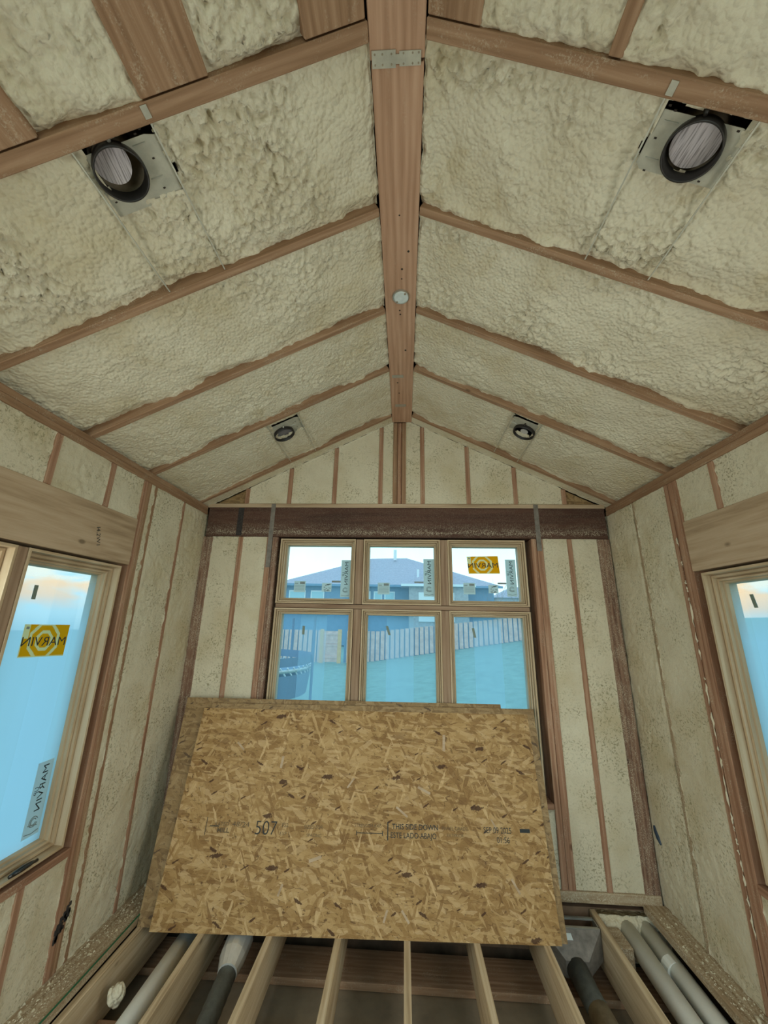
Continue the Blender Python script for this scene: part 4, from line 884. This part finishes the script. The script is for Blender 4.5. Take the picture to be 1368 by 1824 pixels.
m.add(ev + rg, [(0, 1, 5, 4), (1, 2, 5), (2, 3, 4, 5), (3, 0, 4), (3, 2, 1, 0)]); m.build('roof', M['roof'], h)
m = MB(); m.box(-12.4, 9.0, 36.25, 36.32, 3.28, 3.48); m.build('fascia', M['siding'], h)
m = MB(); m.box(.4, 5.4, 33.6, 37, -2, 3.2); m.build('garage_wall', M['stone'], h)
m = MB(); m.add([(-.3, 33.2, 3.2), (6.0, 33.2, 3.2), (6.0, 41, 3.2), (-.3, 41, 3.2), (2.9, 34.5, 4.75), (2.9, 41, 4.75)], [(0, 1, 4), (1, 2, 5, 4), (3, 0, 4, 5), (3, 2, 1, 0)]); m.build('garage_roof', M['roof'], h)
m = MB(); m.box(-.3, 6.0, 33.12, 33.2, 3.08, 3.28); m.build('garage_fascia', M['trimw'], h)
m = MB(); m.tube([(-1.0, 40.3, 6.4), (-1.0, 40.3, 7.5)], .16, 8); m.build('chimney_pipe', M['trimw'], h)
m = MB(); m.tube([(1.3, 37.6, 4.1), (1.3, 37.6, 5.1)], .12, 8); m.build('vent_pipe', M['trimw'], h)
for x0, x1, z0, z1 in ((-11.0, -9.4, 1.2, 2.9), (-8.9, -7.6, 1.2, 2.9), (-4.6, -3.2, 1.0, 2.9), (-1.9, -.9, 1.0, 2.9), (-2.9, -2.1, 1.0, 2.9)):
    m = MB(); m.box(x0, x1, 36.9, 36.99, z0, z1); wf = m.build('window_frame', M['trimw'], h); m = MB(); m.box(x0 + .12, x1 - .12, 36.85, 36.9, z0 + .12, z1 - .12); m.build('window_pane', M['hglass'], wf)
m = MB(); m.box(1.2, 4.2, 33.5, 33.6, .2, 2.6); m.build('garage_door', M['trimw'], h)
h = empty('neighbour_house', (13.5, 52, 0), 'small pale house far right behind the orange sticker pane', 'house')
m = MB(); m.box(12.2, 18, 52, 60, -2, 3.6); m.build('wall', M['stone'], h)
m = MB(); m.add([(11.6, 51.6, 3.5), (18.5, 51.6, 3.5), (18.5, 60, 3.5), (11.6, 60, 3.5), (15, 54, 5.2), (15, 58, 5.2)], [(0, 1, 4), (1, 2, 5, 4), (2, 3, 5), (3, 0, 4, 5), (3, 2, 1, 0)]); m.build('roof', M['roof'], h)
def tree(x, y, H, label):
    m = MB(); rn = random.Random(int(x * 10))
    def br(p, d, L, r, k):
        q = p + d * L; m.tube([p, p + d * L * .5 + Vector((rn.uniform(-.1, .1), 0, .05)) * L * .3, q], [r, r * .8, r * .55], 5)
        if k: 
            for _ in range(3): br(q if _ else p + d * L * .6, (d + Vector((rn.uniform(-.8, .8), rn.uniform(-.6, .6), rn.uniform(.0, .5)))).normalized(), L * .68, r * .5, k - 1)
    br(Vector((x, y, ground_z(x, y) - .1)), Vector((0, 0, 1)), H * .38, .05, 4); tag(m.build('bare_tree', M['bark']), label, 'tree', 'bare trees beyond the fence')
tree(6.9, 30, 4.4, 'thin bare tree seen under the orange sticker'); tree(9.2, 33, 4.0, 'smaller bare tree right of the other, by the pale house')
# trampoline
tr = empty('trampoline', (-4.45, 10.5, -2.3), 'round trampoline with a blue skirt and net pole on the lawn', 'trampoline')
cx, cy, R1 = -4.45, 10.5, 2.0; m = MB(); ringp = lambda r, z, k=40: [(cx + r * math.cos(2 * math.pi * i / k), cy + r * math.sin(2 * math.pi * i / k), z) for i in range(k + 1)]
m.tube(ringp(R1, -1.12), .04, 8); m.build('rim', M['galv'], tr)
v, f = disc(cx, cy, -1.11, -1.10, R1 * .93, R1 * .92); mesh_obj('mat', v, f, M['navy'], tr)
a, b = ringp(R1 * 1.01, -1.02), ringp(R1 * 1.02, -.82); mesh_obj('pad', a + b, [(i, i + 1, 41 + i + 1, 41 + i) for i in range(40)], M['navy'], tr)
a, b = ringp(R1, -1.22), ringp(R1 * .96, -1.75); mesh_obj('skirt', a + b, [(i, i + 1, 41 + i + 1, 41 + i) for i in range(40)], M['navy'], tr)
m = MB()
for i in range(60): t = 2 * math.pi * i / 60; t2 = t + .09; m.tube([(cx + R1 * 1.0 * math.cos(t), cy + R1 * math.sin(t), -1.04), (cx + R1 * .99 * math.cos(t2), cy + R1 * .99 * math.sin(t2), -1.22)], .018, 5)
sp_ = m.build('springs', M['trimw'], tr); sp_['kind'] = 'stuff'
for i in range(6):
    t = 2 * math.pi * (i + .02) / 6; x, y = cx + R1 * 1.04 * math.cos(t), cy + R1 * 1.04 * math.sin(t)
    m = MB(); m.tube([(x, y, ground_z(x, y)), (x, y, .1)], .035, 8); m.build('net_pole', M['navy'], tr)
